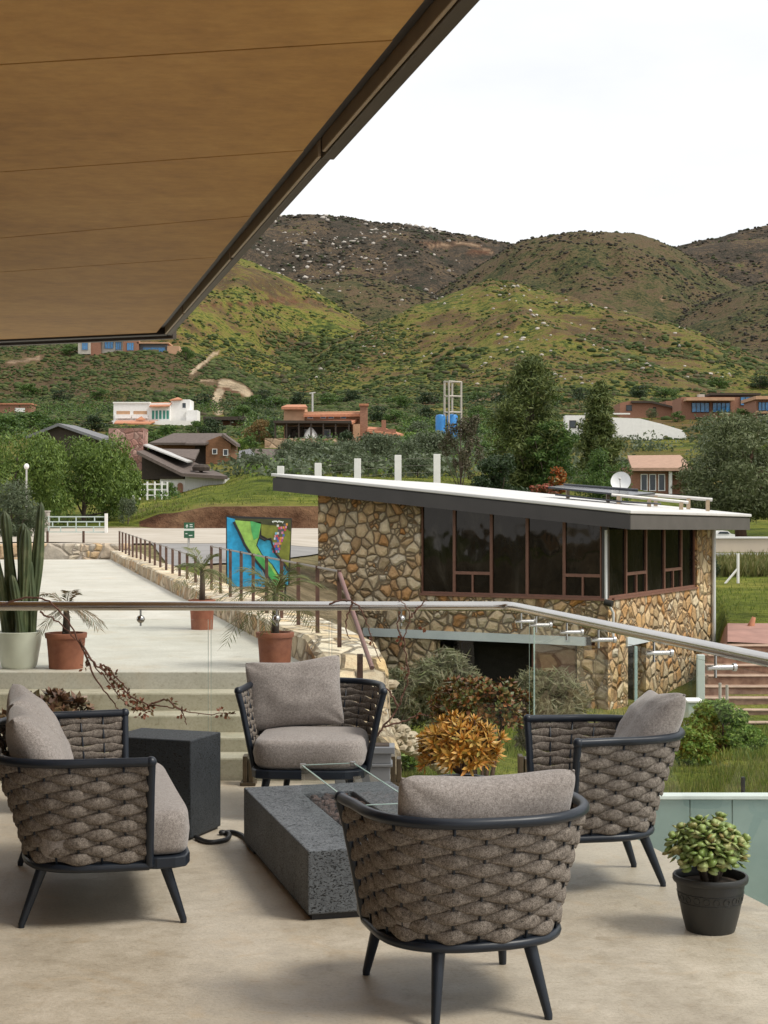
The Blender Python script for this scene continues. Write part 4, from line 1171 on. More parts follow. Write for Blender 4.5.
# modern houses on the terraced slope
h = House('modern_house', 'flat roofed modern brick house with blue glass and cream eaves on the slope', 'house', 700, 420, 150)
for x0, y0, x1, y1, dd in ((683, 396.5, 752, 420, 2),): h.box('wall', x0, y0, x1, y1, dd, dd + 12, m_brick)
h.box('roof', 685, 398, 733, 401, -2, 12, m_tan); h.box('roof', 714, 391.8, 765, 394, 4, 18, m_wood2)
h.box('wall', 720, 394, 760, 400, 8, 16, m_brick)
for x0, x1 in ((693, 711), (714, 732)): h.win(x0, 402, x1, 412, 1.4 if 0 else 2, m_wood2, m_blue, 4, .3)
h.win(742, 396, 757, 405, 2, m_wood2, m_blue, 3, .3)
h.box('chimney', 702, 393, 708, 398, 4, 6, m_paleconc)
h = House('modern_house', 'second blue glazed modern house with cream slab roof at the picture edge', 'house', 775, 424, 150)
h.box('wall', 756, 399, 830, 426, 0, 12, m_brick); h.box('roof', 754, 396.5, 832, 399.8, -2, 13, m_tan)
for x0, x1 in ((758, 772), (776, 792)): h.win(x0, 402, x1, 411, 0, m_wood2, m_blue, 4, .3); h.win(x0, 414, x1, 423, 0, m_wood2, m_pane, 4, .3)
h.box('floor_band', 755, 411.4, 831, 413.6, -1, -.01, m_tan)
h = House('brick_bungalow', 'low red brick bungalow with dark curved roof above the white wall', 'house', 650, 418, 150)
h.poly('wall', [(620, 420), (673, 420), (673, 407), (650, 401), (632, 400.5), (620, 403)], 0, 10, m_brick)
h.slab('roof', [(631, 401.2, -1), (651, 401.3, -1), (676, 407.2, -1), (676, 405.5, 10), (651, 399, 10), (632, 398.8, 10)], .5, m_wood2)
h.box('wing', 668, 400, 690, 420, 3, 11, m_brick); h.box('door', 653, 407, 656, 417, -.2, 0, m_wood2)
h.win(626, 405, 632, 411, 0, m_wood2, m_pane)

# stepped white garden wall below them
h = House('garden_wall', 'long white rendered garden wall stepping down the slope beside the pine', 'wall', 630, 440, 120)
h.poly('wall', [(612, 437), (612, 417.5), (640, 418.5), (662, 424), (682, 430), (690, 440), (640, 440)], 0, .5, m_white)
h.box('end_block', 566, 415, 586, 436, 1, 4, m_white); h.box('gate_pier', 600, 418, 611.9, 437, .2, .8, m_white)
h.win(570, 420, 577, 428, 1, m_wood2, m_pane)
h.box('coping', 585, 413, 630, 414.4, -.1, .6, m_white)

# steel water tower with blue tanks
h = House('water_tower', 'open white steel water tower frame with blue tanks at its foot', 'water tower', 452, 428, 120, d=240)
for x, dd in ((444.5, 0), (453, 3), (461.5, 1)):
    q = MB(); q.tube([h.p(x, 440, dd), h.p(x, 381, dd)], .18, 6); q.build('leg', m_paleconc, h.t)
q = MB(); q.tube([h.p(448.5, 440, -1.5), h.p(448.5, 382.5, -1.5)], .14, 6); q.build('leg', m_paleconc, h.t)
for y in (381.5, 396, 412):
    q = MB(); q.tube([h.p(444.5, y, 0), h.p(448.5, y + .6, -1.5), h.p(461.5, y, 1), h.p(453, y - .6, 3)], .14, 6, closed=True); q.build('brace_ring', m_paleconc, h.t)
m_tank = pmat('blue_plastic_tank', (.03, .22, .55), .4, .12, 3)
for x0, x1, y0, y1, dd in ((435.5, 445.5, 415, 425, 0), (447, 458, 414.5, 424.5, .5)):
    c = h.p((x0 + x1) / 2, 440, dd); r = (x1 - x0) / 2 * h.u; hh = (440 - y0) * h.u
    q = MB(); q.lathe([(r, 0), (r, hh * .93), (r * .8, hh), (r * .3, hh * 1.02), (.01, hh * 1.02)], c, 16); q.build('tank', m_tank, h.t, True, auto=40)

# fence of white pillars behind the stone house
def fence_pillars():
    d = 121
    h = House('pillar_fence', 'row of square white pillars with wires across the grass behind the stone house', 'fence', 358, 490, 90, d=d)
    xs = [(280.5, 466), (318, 463), (357.5, 458.5), (398, 455), (437, 454)]
    tops = []
    for x, y in xs:
        z = zt(*at(x, d).xy) ; yb = HY - (z - EYE) / d * F + 1
        h.box('pillar', x - 3.4, y, x + 3.4, yb, 0, .42, m_white, bevel=.02)
        tops.append((x, y))
    for dy in (4, 11, 18):
        q = MB(); q.tube([h.p(x, y + dy, .2) for x, y in tops], .009, 5); q.build('wire', m_thin, h.t)
fence_pillars()

# white railing in front of the barn
h = House('paddock_fence', 'white post and rail fence in front of the barn doors', 'fence', 150, 498, 100, d=128)
for x in (132.5, 139, 146.5, 154, 161, 166.5): h.box('post', x, 481.5, x + 1.5, 500, 0, .14, m_white)
for y in (483.5, 489, 494.5): h.box('rail', 132, y, 167.5, y + 1.3, .15, .22, m_white)

# ---- lattice gate, stone pier, sign and painted board by the road
m_gatep = pmat('pale_green_paint', (.48, .56, .52), .5, .1, 4)
h = House('field_gate', 'pale green steel gate with staggered bars across the dusty road', 'gate', 78, 534, 60, d=76)
for y in (516.2, 521.2, 526.2, 531.5): h.box('bar', 48, y, 106, y + 1.1, .0, .06, m_gatep)
rows = [(516.2, 521.2, (48, 58.5, 75.5, 94)), (521.2, 526.2, (52, 67, 75.5, 86, 99)), (526.2, 531.5, (48, 60, 75.5, 93))]
for y0, y1, xs in rows:
    for x in xs: h.box('upright', x, y0 + 1.12, x + 1.0, y1 - .02, .0, .06, m_gatep)
h.box('gate_post', 104.8, 513.5, 107.4, 535, -.06, .12, m_white)
h = House('gate_pier', 'grey stone pier beside the pale green field gate', 'pillar', 43.5, 534, 60, d=76)
h.box('shaft', 38.5, 511.8, 48, 535, .0, .5, stone_mat('grey_pier_stone', [(.36, .33, .30), (.46, .43, .39), (.40, .37, .33)], (.25, .23, .2), 5, .05, .7, .03), bevel=.03); h.box('cap', 38, 510.6, 48.5, 511.75, -.03, .53, m_paleconc)
h = House('yard_lamp', 'slim yard lamp post among the pepper trees', 'lamp', 26.5, 500, 60, d=84)
q = MB(); q.tube([h.p(26.5, 530), h.p(26.5, 468)], .05, 8); q.build('post', m_alu, h.t); q = MB(); q.ball(h.p(26.5, 466.5), .14, .14, .16); q.build('lantern', m_white, h.t, True)
for i, (x, lab) in enumerate(((47.5, 'rust coloured stake standing near the stone pier'), (83.5, 'rust coloured stake in front of the pale green gate'))):
    h = House('road_stake', lab, 'post', x, 545, 40, d=36, group='stakes beyond the walkway end')
    q = MB(); q.tube([h.p(x, 556), h.p(x, 531)], .028, 8); q.build('stake', m_rust, h.t)

# green road sign
h = House('road_sign', 'small green sign board with pale arrow and lines on a grey post', 'sign', 188.5, 562, 40, d=43)
q = MB(); q.tube([h.p(188.5, 566, .04), h.p(188.5, 523, .04)], .03, 8); q.build('post', m_alu, h.t)
m_sgreen = pmat('sign_green', (.03, .12, .06), .5, .1, 4)
pn = h.box('panel', 184, 522.5, 194.5, 528.6, -.02, .0, m_sgreen); pn2 = h.box('panel', 184, 530.8, 194.5, 538, -.02, .0, m_sgreen)
m_swhite = pmat('sign_white', (.75, .78, .74), .5, .03, 4)
h.box('plate', 184, 528.7, 194.5, 530.7, -.02, 0, m_swhite)
for y, x0, x1 in ((524.2, 189.8, 192.5), (526.2, 189.8, 192.8), (533.2, 185.5, 187.5), (535, 189, 192.5)):
    h.box('lettering', x0, y, x1, y + .9, -.026, -.021, m_swhite)
h.poly('arrow', [(185.6, 526.5), (187.2, 524), (188.4, 526.5)], -.026, .004, m_swhite); h.box('arrow_stem', 186.6, 526.6, 187.4, 527.9, -.026, -.021, m_swhite)

# painted map board
h = House('map_board', 'big painted valley map board with blue sea and green land behind the railing', 'sign', 258, 592, 20, d=31)
m_bk = pmat('black_board', (.02, .02, .022), .6, .1, 3)
h.poly('board', [(226, 587), (289.5, 586), (291.8, 518.4), (226, 515.6)], .0, .05, m_bk)
for x in (231, 284): h.box('post', x, 520, x + 2, 605, .06, .12, m_bk)
def bp(x, y):     # crop 5 coordinates (3.49x, origin 200,500) to picture
    return (200 + x / 3.49, 500 + y / 3.49)
def paint(part, pts, col, lay):
    h.poly(part, [bp(*p) for p in pts], -.004 * lay, .0035, pmat('paint_' + part, col, .55, .3, 7, .1, 20))
paint('sea', [(94, 60), (122, 66), (155, 150), (200, 215), (262, 302), (96, 302)], (.02, .33, .60), 1)
paint('land', [(121, 70), (214, 78), (206, 128), (196, 158), (215, 190), (250, 225), (296, 302), (262, 302), (222, 240), (184, 196), (158, 150), (140, 118)], (.30, .52, .10), 2)
paint('land_dark', [(176, 74), (213, 78), (204, 130), (188, 140), (180, 110)], (.08, .40, .12), 3)
paint('land_dark', [(184, 196), (205, 186), (240, 226), (290, 302), (264, 302), (222, 240)], (.07, .38, .09), 3)
paint('desert', [(214, 78), (318, 68), (316, 140), (309, 236), (284, 206), (262, 180), (246, 140), (214, 122)], (.20, .22, .03), 2)
paint('desert_dark', [(122, 64), (318, 68), (316, 110), (290, 92), (214, 84), (176, 72), (124, 70)], (.055, .06, .02), 3)
paint('gulf', [(208, 132), (246, 142), (262, 186), (284, 212), (309, 246), (307, 300), (292, 286), (254, 226), (218, 190), (200, 158)], (.03, .36, .56), 3)
def outline(pts, wd, lay):
    q = MB(); q.tube([h.p(*bp(*p), -.004 * lay) for p in pts], wd, 5); q.build('outline', m_bk, h.t)
outline([(118, 76), (140, 120), (156, 156), (184, 198), (222, 244), (258, 300)], .028, 3)
outline([(207, 130), (226, 140), (246, 134), (262, 184), (284, 210), (309, 248)], .022, 5)
rgm = random.Random(4)
cols_ = [(.6, .05, .10), (.65, .62, .6), (.05, .15, .5), (.65, .25, .35), (.1, .1, .12), (.7, .3, .05), (.5, .05, .3), (.2, .45, .6)]
cm = [pmat('tile_paint', c, .5, .1, 5) for c in cols_]
q = MB()
for r in range(11):
    for c in range(5):
        if rgm.random() < .12: continue
        f = r / 10
        x0 = 268 - 20 * f + c * (8.0 - 2.2 * f); y0 = 86 + r * 9 + c * (1 - f) * -1.2
        q.mi = rgm.randrange(len(cm)); w_ = 7 - 2 * f + rgm.uniform(-1, 1)
        pts = [bp(x0, y0), bp(x0 + w_, y0 + rgm.uniform(-1, 1)), bp(x0 + w_, y0 + 8), bp(x0, y0 + 8)]
        q.prism([h.p(x, y, -.02) for x, y in pts], (0, .004, 0))
q.build('region_mosaic', cm, h.t)
q = MB()
for k, (x, y) in enumerate(((252, 76), (257, 74), (262, 75), (268, 76), (273, 75), (279, 76), (285, 77))):
    a, b = bp(x, y + (k % 2)), bp(x + 3.6, y + 3.5 - (k % 3))
    q.tube([h.p(a[0], a[1] - .6, -.018), h.p(b[0], b[1], -.018), h.p(b[0] + .5, a[1] - .8, -.018)], .010, 4)
q.build('lettering', m_swhite, h.t)

# ---- steps, posts and small things on the grass bank
m_brickstep = pmat('red_brick_step', (.26, .135, .09), .9, .3, 5, .5, 20, col2=(.38, .24, .16))
m_strow = pmat('pale_step_nosing', (.42, .30, .22), .9, .25, 5, .4, 20)
stp = thing('brick_steps', 'worn red brick steps climbing the grass bank beside the stone house', 'steps', (9.5, 34, -3))
for k in range(8):
    d = 33.8 + k * .78; z = -2.98 + k * .165
    x0 = (714 - CX) / F * d + rgw.uniform(-.05, .05) - .2 + .1 * k * 0
    q = MB(); q.box(x0, 14, d, d + .9, z - .6, z + .02); q.build('step', m_brickstep, stp, off=(9.5, 34, -3), bevel=.03)
    q = MB(); q.box(x0 + .02, 14, d - .03, d + .22, z + .022, z + .055); q.build('nosing', m_strow, stp, off=(9.5, 34, -3), bevel=.01)
h = House('boundary_post', 'white braced boundary post on the green field', 'post', 738, 586, 50, d=62)
q = MB(); q.tube([h.p(738, 588), h.p(738, 553.5)], .055, 8); q.build('post', m_white, h.t); q = MB(); q.tube([h.p(724, 585), h.p(737.5, 569)], .045, 8); q.build('brace', m_white, h.t)
h = House('clay_marker', 'leaning rust red clay marker standing on the pink path', 'marker', 750, 634, 36, d=44)
q = MB(); q.tube([h.p(749, 637), h.p(751, 626), h.p(754, 617)], [.14, .10, .05], 8); q.build('body', m_terra, h.t, True)
h = House('road_wall', 'long pale rendered wall beside the road beyond the field', 'wall', 760, 552, 70, d=88)
h.box('wall', 706, 538.5, 1000, 556, 0, .3, pmat('pale_pink_render', (.60, .50, .40), .9, .08, .5)); h.box('coping', 705, 536.8, 1001, 538.4, -.1, .4, m_white)
h = House('parked_car', 'small pale car half hidden behind the road wall', 'car', 724, 536, 70, d=94)
h.poly('body', [(713, 541), (713, 535), (716, 533.8), (719, 531), (728, 531), (731, 533.6), (735, 534.5), (735, 541)], 0, 1.6, m_white)
h.poly('window', [(718, 533.7), (719.8, 531.6), (727.4, 531.6), (729.6, 533.7)], -.03, .028, m_pane)
h = House('utility_box', 'pale green utility box on the grass at the corner of the stone house', 'box', 697, 728, 20, d=27)
h.box('cabinet', 688, 703, 703, 732, 0, .4, pmat('pale_green_cabinet', (.50, .56, .50), .5, .08, 3), bevel=.02); h.box('lid', 687, 700.5, 704, 702.9, -.03, .43, m_white, bevel=.01)
h = House('pale_panel_strip', 'pale blue strip standing in for reflective glass beside the stone house wall', 'post', 700, 700, 20, d=31)
h.box('post', 697.5, 655, 705, 725, 0, .12, pmat('pale_panel_blue', (.58, .64, .60), .5, .08, 3), bevel=.01)  # opaque pale strip stands in for a reflective glass panel
for i, (x, y0, y1, d, lab) in enumerate(((743, 777, 797, 13.0, 'short black garden light on the grass bank'), (720, 683, 692, 32.5, 'pale wooden peg by the foot of the brick steps'), (727, 685, 700, 32, 'taller pale wooden peg beside the brick steps'))):
    h = House('garden_light' if i == 0 else 'wooden_peg', lab, 'light' if i == 0 else 'peg', x, y1, 9, d=d)
    q = MB(); w_ = (2.2 if i == 0 else 1.5) * d / F; q.tube([h.p(x, y1 + 8), h.p(x, y0)], w_, 10); q.build('stem', m_bk if i == 0 else m_paleconc, h.t)
# ================================================================== trees and shrubs
m_bark = pmat('grey_brown_bark', (.10, .075, .055), .95, .35, 4, .6, 18, stretch=(1, 1, .3))
m_bark2 = pmat('red_brown_bark', (.13, .075, .05), .95, .35, 4, .6, 18, stretch=(1, 1, .3))
L_pepper = leaf_mat('pepper_leaf', [(0.056, 0.098, 0.018), (0.098, 0.154, 0.028), (0.140, 0.210, 0.042), (0.210, 0.280, 0.063)], .5, .3)
L_pine = leaf_mat('pine_needle', [(0.044, 0.068, 0.017), (0.077, 0.106, 0.025), (0.118, 0.145, 0.036), (0.164, 0.185, 0.056)], .6, .15)
L_olive = leaf_mat('olive_leaf', [(0.063, 0.091, 0.042), (0.098, 0.126, 0.067), (0.140, 0.168, 0.098), (0.084, 0.105, 0.049)], .5, .25)
L_acacia = leaf_mat('acacia_leaf', [(0.063, 0.084, 0.031), (0.098, 0.123, 0.048), (0.140, 0.165, 0.073), (0.182, 0.196, 0.098)], .5, .25)
L_green = leaf_mat('broad_leaf', [(0.035, 0.077, 0.017), (0.063, 0.119, 0.025), (0.098, 0.168, 0.035), (0.140, 0.210, 0.049)], .5, .3)
L_dark = leaf_mat('dark_leaf', [(0.020, 0.039, 0.014), (0.034, 0.059, 0.020), (0.053, 0.081, 0.028)], .5, .2)
L_lime = leaf_mat('lime_leaf', [(0.112, 0.196, 0.028), (0.168, 0.266, 0.049), (0.224, 0.322, 0.070)], .5, .35)
L_rust = leaf_mat('rusty_leaf', [(0.144, 0.084, 0.030), (0.216, 0.132, 0.048), (0.120, 0.108, 0.036), (0.264, 0.156, 0.060)], .6, .25)
L_bare = leaf_mat('sparse_leaf', [(0.065, 0.065, 0.039), (0.117, 0.091, 0.058), (0.078, 0.091, 0.039), (0.169, 0.130, 0.091)], .6, .2)
L_red = leaf_mat('red_flower', [(0.350, 0.070, 0.050), (0.420, 0.120, 0.080), (0.100, 0.100, 0.040), (0.300, 0.160, 0.050)], .5, .25)
L_orange = leaf_mat('orange_flower', [(0.495, 0.154, 0.033), (0.440, 0.110, 0.033), (0.088, 0.110, 0.033), (0.385, 0.198, 0.055)], .5, .25)

def limbs(mb, rg, base, top, r, blobs, n=7, seg=7):
    pts = [base.lerp(top, k / 5) + V(rg.uniform(-.3, .3), rg.uniform(-.3, .3), 0) * r * (0 if k == 0 else 1.2) for k in range(6)]
    mb.tube(pts, [r * (1 - .14 * k) for k in range(6)], seg)
    for b in rg.sample(blobs, min(n, len(blobs))):
        e = V(b[0], b[1], b[2]); s = pts[rg.choice((1, 2, 3, 4))]
        m_ = s.lerp(e, .5) + V(0, 0, -.08 * (e - s).length)
        mb.tube([s, m_, e], [r * .42, r * .28, r * .10], 5)

def tree_blobs(kind, w, h, rg):
    """foliage clumps for a tree of crown width w and height h standing at the origin"""
    bl = []
    if kind == 'pepper':
        for i in range(40):
            an = rg.uniform(0, 6.28); rr = w * .5 * rg.random() ** .4 * .80; z = h * (.18 + .66 * rg.random()) 
            lim = math.sqrt(max(0, 1 - ((z / h - .45) / .58) ** 2))
            s = rg.uniform(.10, .17) * w
            bl.append((math.cos(an) * rr * lim, math.sin(an) * rr * lim, z, s, s, s * 1.1))
    elif kind == 'pine':
        n = 64
        for i in range(n):
            f = (i + .5) / n; z = h * (.10 + .86 * f)
            env = w * .5 * (min(1, (f + .05) * 2.6) * (1 - f) ** .62 + .06)
            an = i * 2.4 + rg.uniform(-.5, .5); rr = env * rg.uniform(.35, .95)
            s = w * rg.uniform(.11, .19) * (1.2 - .5 * f)
            bl.append((math.cos(an) * rr, math.sin(an) * rr, z, s * 1.15, s * 1.15, s * .85))
    elif kind == 'wide':
        for i in range(60):
            an = rg.uniform(0, 6.28); f = rg.random(); z = h * (.22 + .70 * f)
            env = math.sqrt(max(.05, 1 - ((f - .42) / .62) ** 2))
            rr = w * .5 * env * rg.random() ** .5 * .9
            s = w * rg.uniform(.09, .15)
            bl.append((math.cos(an) * rr, math.sin(an) * rr, z, s * 1.2, s * 1.2, s * .75))
    elif kind == 'bare':
        for i in range(30):
            an = rg.uniform(0, 6.28); f = rg.random(); z = h * (.3 + .65 * f); rr = w * .5 * rg.random() ** .5 * (1 - .4 * f)
            s = w * rg.uniform(.07, .12); bl.append((math.cos(an) * rr, math.sin(an) * rr, z, s, s, s * 1.3))
    else:
        for i in range(22):
            an = rg.uniform(0, 6.28); f = rg.random(); z = h * (.10 + .72 * f)
            env = math.sqrt(max(.05, 1 - ((f - .40) / .62) ** 2)); rr = w * .5 * env * rg.random() ** .5 * .78
            s = min(w, h) * rg.uniform(.13, .22)
            bl.append((math.cos(an) * rr, math.sin(an) * rr, z, s, s, s * .85))
    return bl

def make_tree(name, label, cat, loc, w, h, kind, mat, nleaf, lsize, seed, group=None, aspect=.5, droop=0, bark=None, trunk_r=None, lean=0):
    rg = random.Random(seed)
    t = thing(name, label, cat, tuple(loc), 0, group)
    bl = tree_blobs(kind, w, h, rg)
    v, f = leaves(bl, nleaf, lsize, seed, aspect, droop, .68 if kind == 'pepper' else (.45 if kind != 'pine' else .25))
    np_mesh('crown', v, f, mat, t)
    q = MB(); limbs(q, rg, V(0, 0, -.4), V(lean, 0, h * (.72 if kind != 'pine' else .93)), trunk_r or h * .03, bl, 9 if kind != 'bare' else 18)
    q.build('trunk', bark or m_bark, t, True)
    return t

# the large trees, each grown on its own
def big(name, label, cat, px, yb, yt, wpx, d, kind, mat, n, ls, seed, **k):
    q = P(px, yb, d); u = d / F
    return make_tree(name, label, cat, q, wpx * u, (yb - yt) * u, kind, mat, n, ls * u, seed, **k)
big('pepper_tree', 'big drooping green pepper tree between the lodge and the pale gate', 'tree', 84, 524, 436, 118, 97, 'pepper', L_pepper, 17000, 2.0, 1, aspect=.36, droop=.45)
big('pepper_tree', 'pepper tree at the picture edge rising behind the tall cactus', 'tree', 18, 526, 428, 120, 92, 'pepper', L_pepper, 15000, 2.0, 2, aspect=.36, droop=.45)
big('pepper_tree', 'rounded lower pepper tree next to the barn end', 'tree', 122, 514, 452, 46, 101, 'pepper', L_pepper, 6000, 2.0, 3, aspect=.36, droop=.45)
big('olive_tree', 'grey green olive bush beside the stone gate pier', 'tree', 12, 545, 476, 62, 66, 'round', L_olive, 7000, 1.9, 4, aspect=.3)
big('pine_tree', 'tallest dark pine tree with broad ragged crown behind the stone house', 'tree', 530, 505, 354, 96, 128, 'pine', L_pine, 26000, 2.6, 5, aspect=.22)
big('pine_tree', 'narrow dark pine tree in front of the white garden wall', 'tree', 599, 500, 378, 52, 122, 'pine', L_pine, 16000, 2.5, 6, aspect=.22)
big('conifer_shrub', 'light green bushy conifer growing at the foot of the narrow pine', 'shrub', 604, 506, 444, 66, 114, 'round', L_green, 7000, 1.8, 7, aspect=.25)
big('green_tree', 'mid green leaning tree pressed against the tallest pine', 'tree', 552, 506, 416, 56, 126, 'wide', L_green, 5500, 2.0, 8, aspect=.35)
big('acacia_tree', 'huge spreading olive green acacia tree by the road wall', 'tree', 742, 540, 414, 146, 100, 'wide', L_acacia, 34000, 2.3, 9, aspect=.28, bark=m_bark2, trunk_r=.42)
big('dark_shrub', 'dark round evergreen bush just behind the stone house roof', 'shrub', 500, 504, 448, 62, 106, 'round', L_dark, 8000, 1.7, 10, aspect=.4)
big('bare_tree', 'thin brownish tree with sparse leaves and bare twigs beside the pine', 'tree', 461, 502, 416, 52, 112, 'bare', L_bare, 3600, 1.5, 11, aspect=.4, trunk_r=.10)
big('flowering_shrub', 'orange flowering bush between the pine and the stone house roof', 'shrub', 558, 502, 462, 24, 112, 'round', L_orange, 1500, 1.8, 12)
big('flowering_shrub', 'red leaved bush on the slope just behind the roof edge', 'shrub', 542, 504, 480, 36, 108, 'round', L_red, 1600, 1.8, 13)

# smaller village trees: one grown for each kind, then copied
protos = {}
def proto(kind):
    if kind in protos: return protos[kind]
    spec = {'green': ('round_tree', 'tree', 'round', L_green, 1500, .045), 'olive': ('olive_tree', 'tree', 'round', L_olive, 1500, .042), 'dark': ('dark_tree', 'tree', 'round', L_dark, 1500, .045),
            'lime': ('lime_shrub', 'shrub', 'round', L_lime, 1200, .045), 'rust': ('rusty_tree', 'tree', 'round', L_rust, 1500, .045), 'cypress': ('slim_conifer', 'tree', 'pine', L_dark, 1500, .04), 'loose': ('loose_tree', 'tree', 'wide', L_acacia, 2000, .035)}[kind]
    out = []
    for s in range(2):
        rg = random.Random(hash(kind) % 7 + s)
        rg = random.Random(len(protos) * 10 + s)
        bl = tree_blobs(spec[2], 1, 1, rg)
        v, f = leaves(bl, spec[4], spec[5], len(protos) * 10 + s, .42, 0, .5)
        q = MB(); limbs(q, rg, V(0, 0, -.1), V(0, 0, .7), .035, bl, 5, 5)
        a = np_mesh('crown', v, f, spec[3]); b = q.build('trunk', m_bark)
        out.append((spec, a.data, b.data))
        bpy.data.objects.remove(a); bpy.data.objects.remove(b)
    protos[kind] = out
    return out
cnt = [0]
def small(kind, px, yb, yt, wpx, label, group=None, dmin=100, d=None):
    spec, mc, mt = proto(kind)[cnt[0] % 2]; cnt[0] += 1
    if d is None: d, q = hit(px, yb, dmin)
    else: q = at(px, d)
    u = d / F
    t = thing(spec[0], label, spec[1], (q.x, q.y, q.z), cnt[0] * 1.3, group)
    t.scale = (wpx * u, wpx * u, (yb - yt) * u)
    for nm, me in (('crown', mc), ('trunk', mt)):
        o = bpy.data.objects.new(nm, me); COL.objects.link(o); o.parent = t
small('green', 30, 432, 411, 44, 'round green tree below the long brick shed')
small('green', 55, 436, 416, 40, 'round green tree just above the lodge roof ridge')
small('green', 8, 440, 414, 40, 'leafy green tree at the picture edge above the pepper trees')
small('dark', 92, 432, 414, 34, 'dark tree standing left of the white house terrace')
small('green', 165, 446, 424, 40, 'bright green tree below the white house porch')
small('green', 150, 448, 430, 30, 'small green tree between the pink chimney wall and the cabin roof')
small('green', 198, 436, 420, 28, 'green tree behind the log cabin ridge')
small('dark', 212, 438, 416, 30, 'dark leafy tree below the open shed')
small('green', 243, 424, 404, 30, 'green tree behind the rust coloured tree')
small('rust', 259, 444, 415, 32, 'rust brown rounded tree between the shed and the villa')
small('lime', 238, 452, 438, 26, 'yellow green shrub by the grey shed roof')
small('green', 250, 452, 434, 22, 'narrow green tree over the grey shed roof')
small('cypress', 272, 440, 420, 14, 'slim conifer at the near end of the villa pergola')
small('dark', 345, 452, 428, 24, 'dark green round tree in front of the villa terrace', d=215)
small('olive', 300, 478, 450, 38, 'first olive tree of the orchard row below the villa', d=150)
small('olive', 328, 478, 452, 36, 'olive tree under the dome oven in the orchard', d=155)
small('olive', 352, 480, 448, 36, 'olive tree below the round dark tree in the orchard', d=150)
small('olive', 378, 480, 440, 42, 'largest olive tree below the villa chimney', d=160)
small('olive', 408, 480, 446, 38, 'olive tree behind the fourth white pillar', d=150)
small('olive', 430, 478, 438, 40, 'olive tree below the blue water tanks', d=165)
small('olive', 282, 482, 456, 34, 'olive tree beside the grey shed gable', d=140)
small('olive', 258, 482, 460, 30, 'low olive bush above the grass mound', d=138)
for i, (x, yb, yt, w_, lab) in enumerate(((290, 470, 446, 34, 'farther olive tree between the grey shed and the dome oven'), (312, 468, 444, 36, 'farther olive tree straight below the dome oven'), (340, 468, 446, 36, 'farther olive tree under the villa terrace wall'), (362, 466, 442, 36, 'farther olive tree below the tall brick chimney'), (392, 470, 440, 38, 'farther olive tree under the low tiled wing'), (420, 466, 436, 36, 'farther olive tree toward the water tower'), (445, 474, 440, 40, 'olive tree behind the thin bare tree'), (368, 486, 462, 34, 'olive tree right behind the third white pillar'), (340, 486, 462, 30, 'small olive tree behind the second white pillar'), (418, 486, 462, 34, 'olive tree between the last white pillars'))):
    small('olive', x, yb, yt, w_, lab, None, 100, d=(185 if i < 7 else 135))
small('dark', 370, 446, 430, 34, 'dark shrub mass below the villa chimney', d=230)
small('green', 395, 424, 408, 28, 'green tree behind the villa roofs')
small('dark', 378, 422, 404, 26, 'dark tree behind the tall brick chimney')
small('green', 415, 432, 416, 26, 'green tree beside the low tiled villa wing')
small('lime', 412, 446, 430, 30, 'yellow green shrub between the villa and the water tower')
small('dark', 425, 420, 406, 24, 'dark tree standing before the water tower')
small('olive', 418, 440, 420, 30, 'grey green tree beside the blue tanks')
small('green', 478, 424, 404, 28, 'green tree to the pine side of the water tower')
small('dark', 470, 440, 420, 26, 'dark tree below the water tower')
small('lime', 400, 466, 450, 26, 'light green bush in the orchard', d=180)
small('green', 484, 452, 430, 26, 'green tree beside the thin bare tree', d=200)
small('loose', 652, 420, 408, 14, 'small tree in front of the brick bungalow')
small('olive', 636, 432, 418, 14, 'small round tree against the white garden wall', d=185)
small('green', 678, 422, 410, 16, 'small tree at the corner of the brick bungalow')
small('green', 742, 424, 408, 22, 'green tree between the two modern houses')
small('lime', 764, 446, 428, 22, 'yellow green tree below the second modern house', d=210)
small('green', 640, 456, 444, 30, 'green shrub terrace below the white garden wall', d=190)
small('olive', 618, 460, 444, 30, 'grey green shrub beside the narrow pine', d=180)
small('loose', 688, 470, 440, 44, 'loose leafy tree beside the brick house porch', d=150)
small('green', 168, 490, 472, 20, 'light green bush by the barn doors', d=133)
small('lime', 148, 492, 474, 22, 'yellow green bush behind the paddock fence', d=132)
small('olive', 128, 530, 500, 22, 'sparse grey shrub on the grass by the dirt bank', d=94)
for i, x in enumerate((618, 628, 638, 648, 658, 668)):
    small('olive', x, 449 + (i % 2) * 3, 443 + (i % 2) * 3, 9, 'low planted shrub number %s of the terrace row below the white garden wall' % ('one two three four five six'.split()[i]), 'low shrubs below the white garden wall', 100, d=195)
small('dark', 710, 570, 548, 24, 'dark round bush on the field by the braced post', d=66)
small('green', 110, 352, 344, 16, 'small tree before the hillside glass house')
small('lime', 162, 347, 337, 20, 'bright green tree over the hillside house roof', d=690)
small('green', 70, 356, 344, 22, 'green tree beside the end of the hillside house')
small('green', 186, 360, 346, 20, 'dark green tree beyond the tan end of the hillside house')
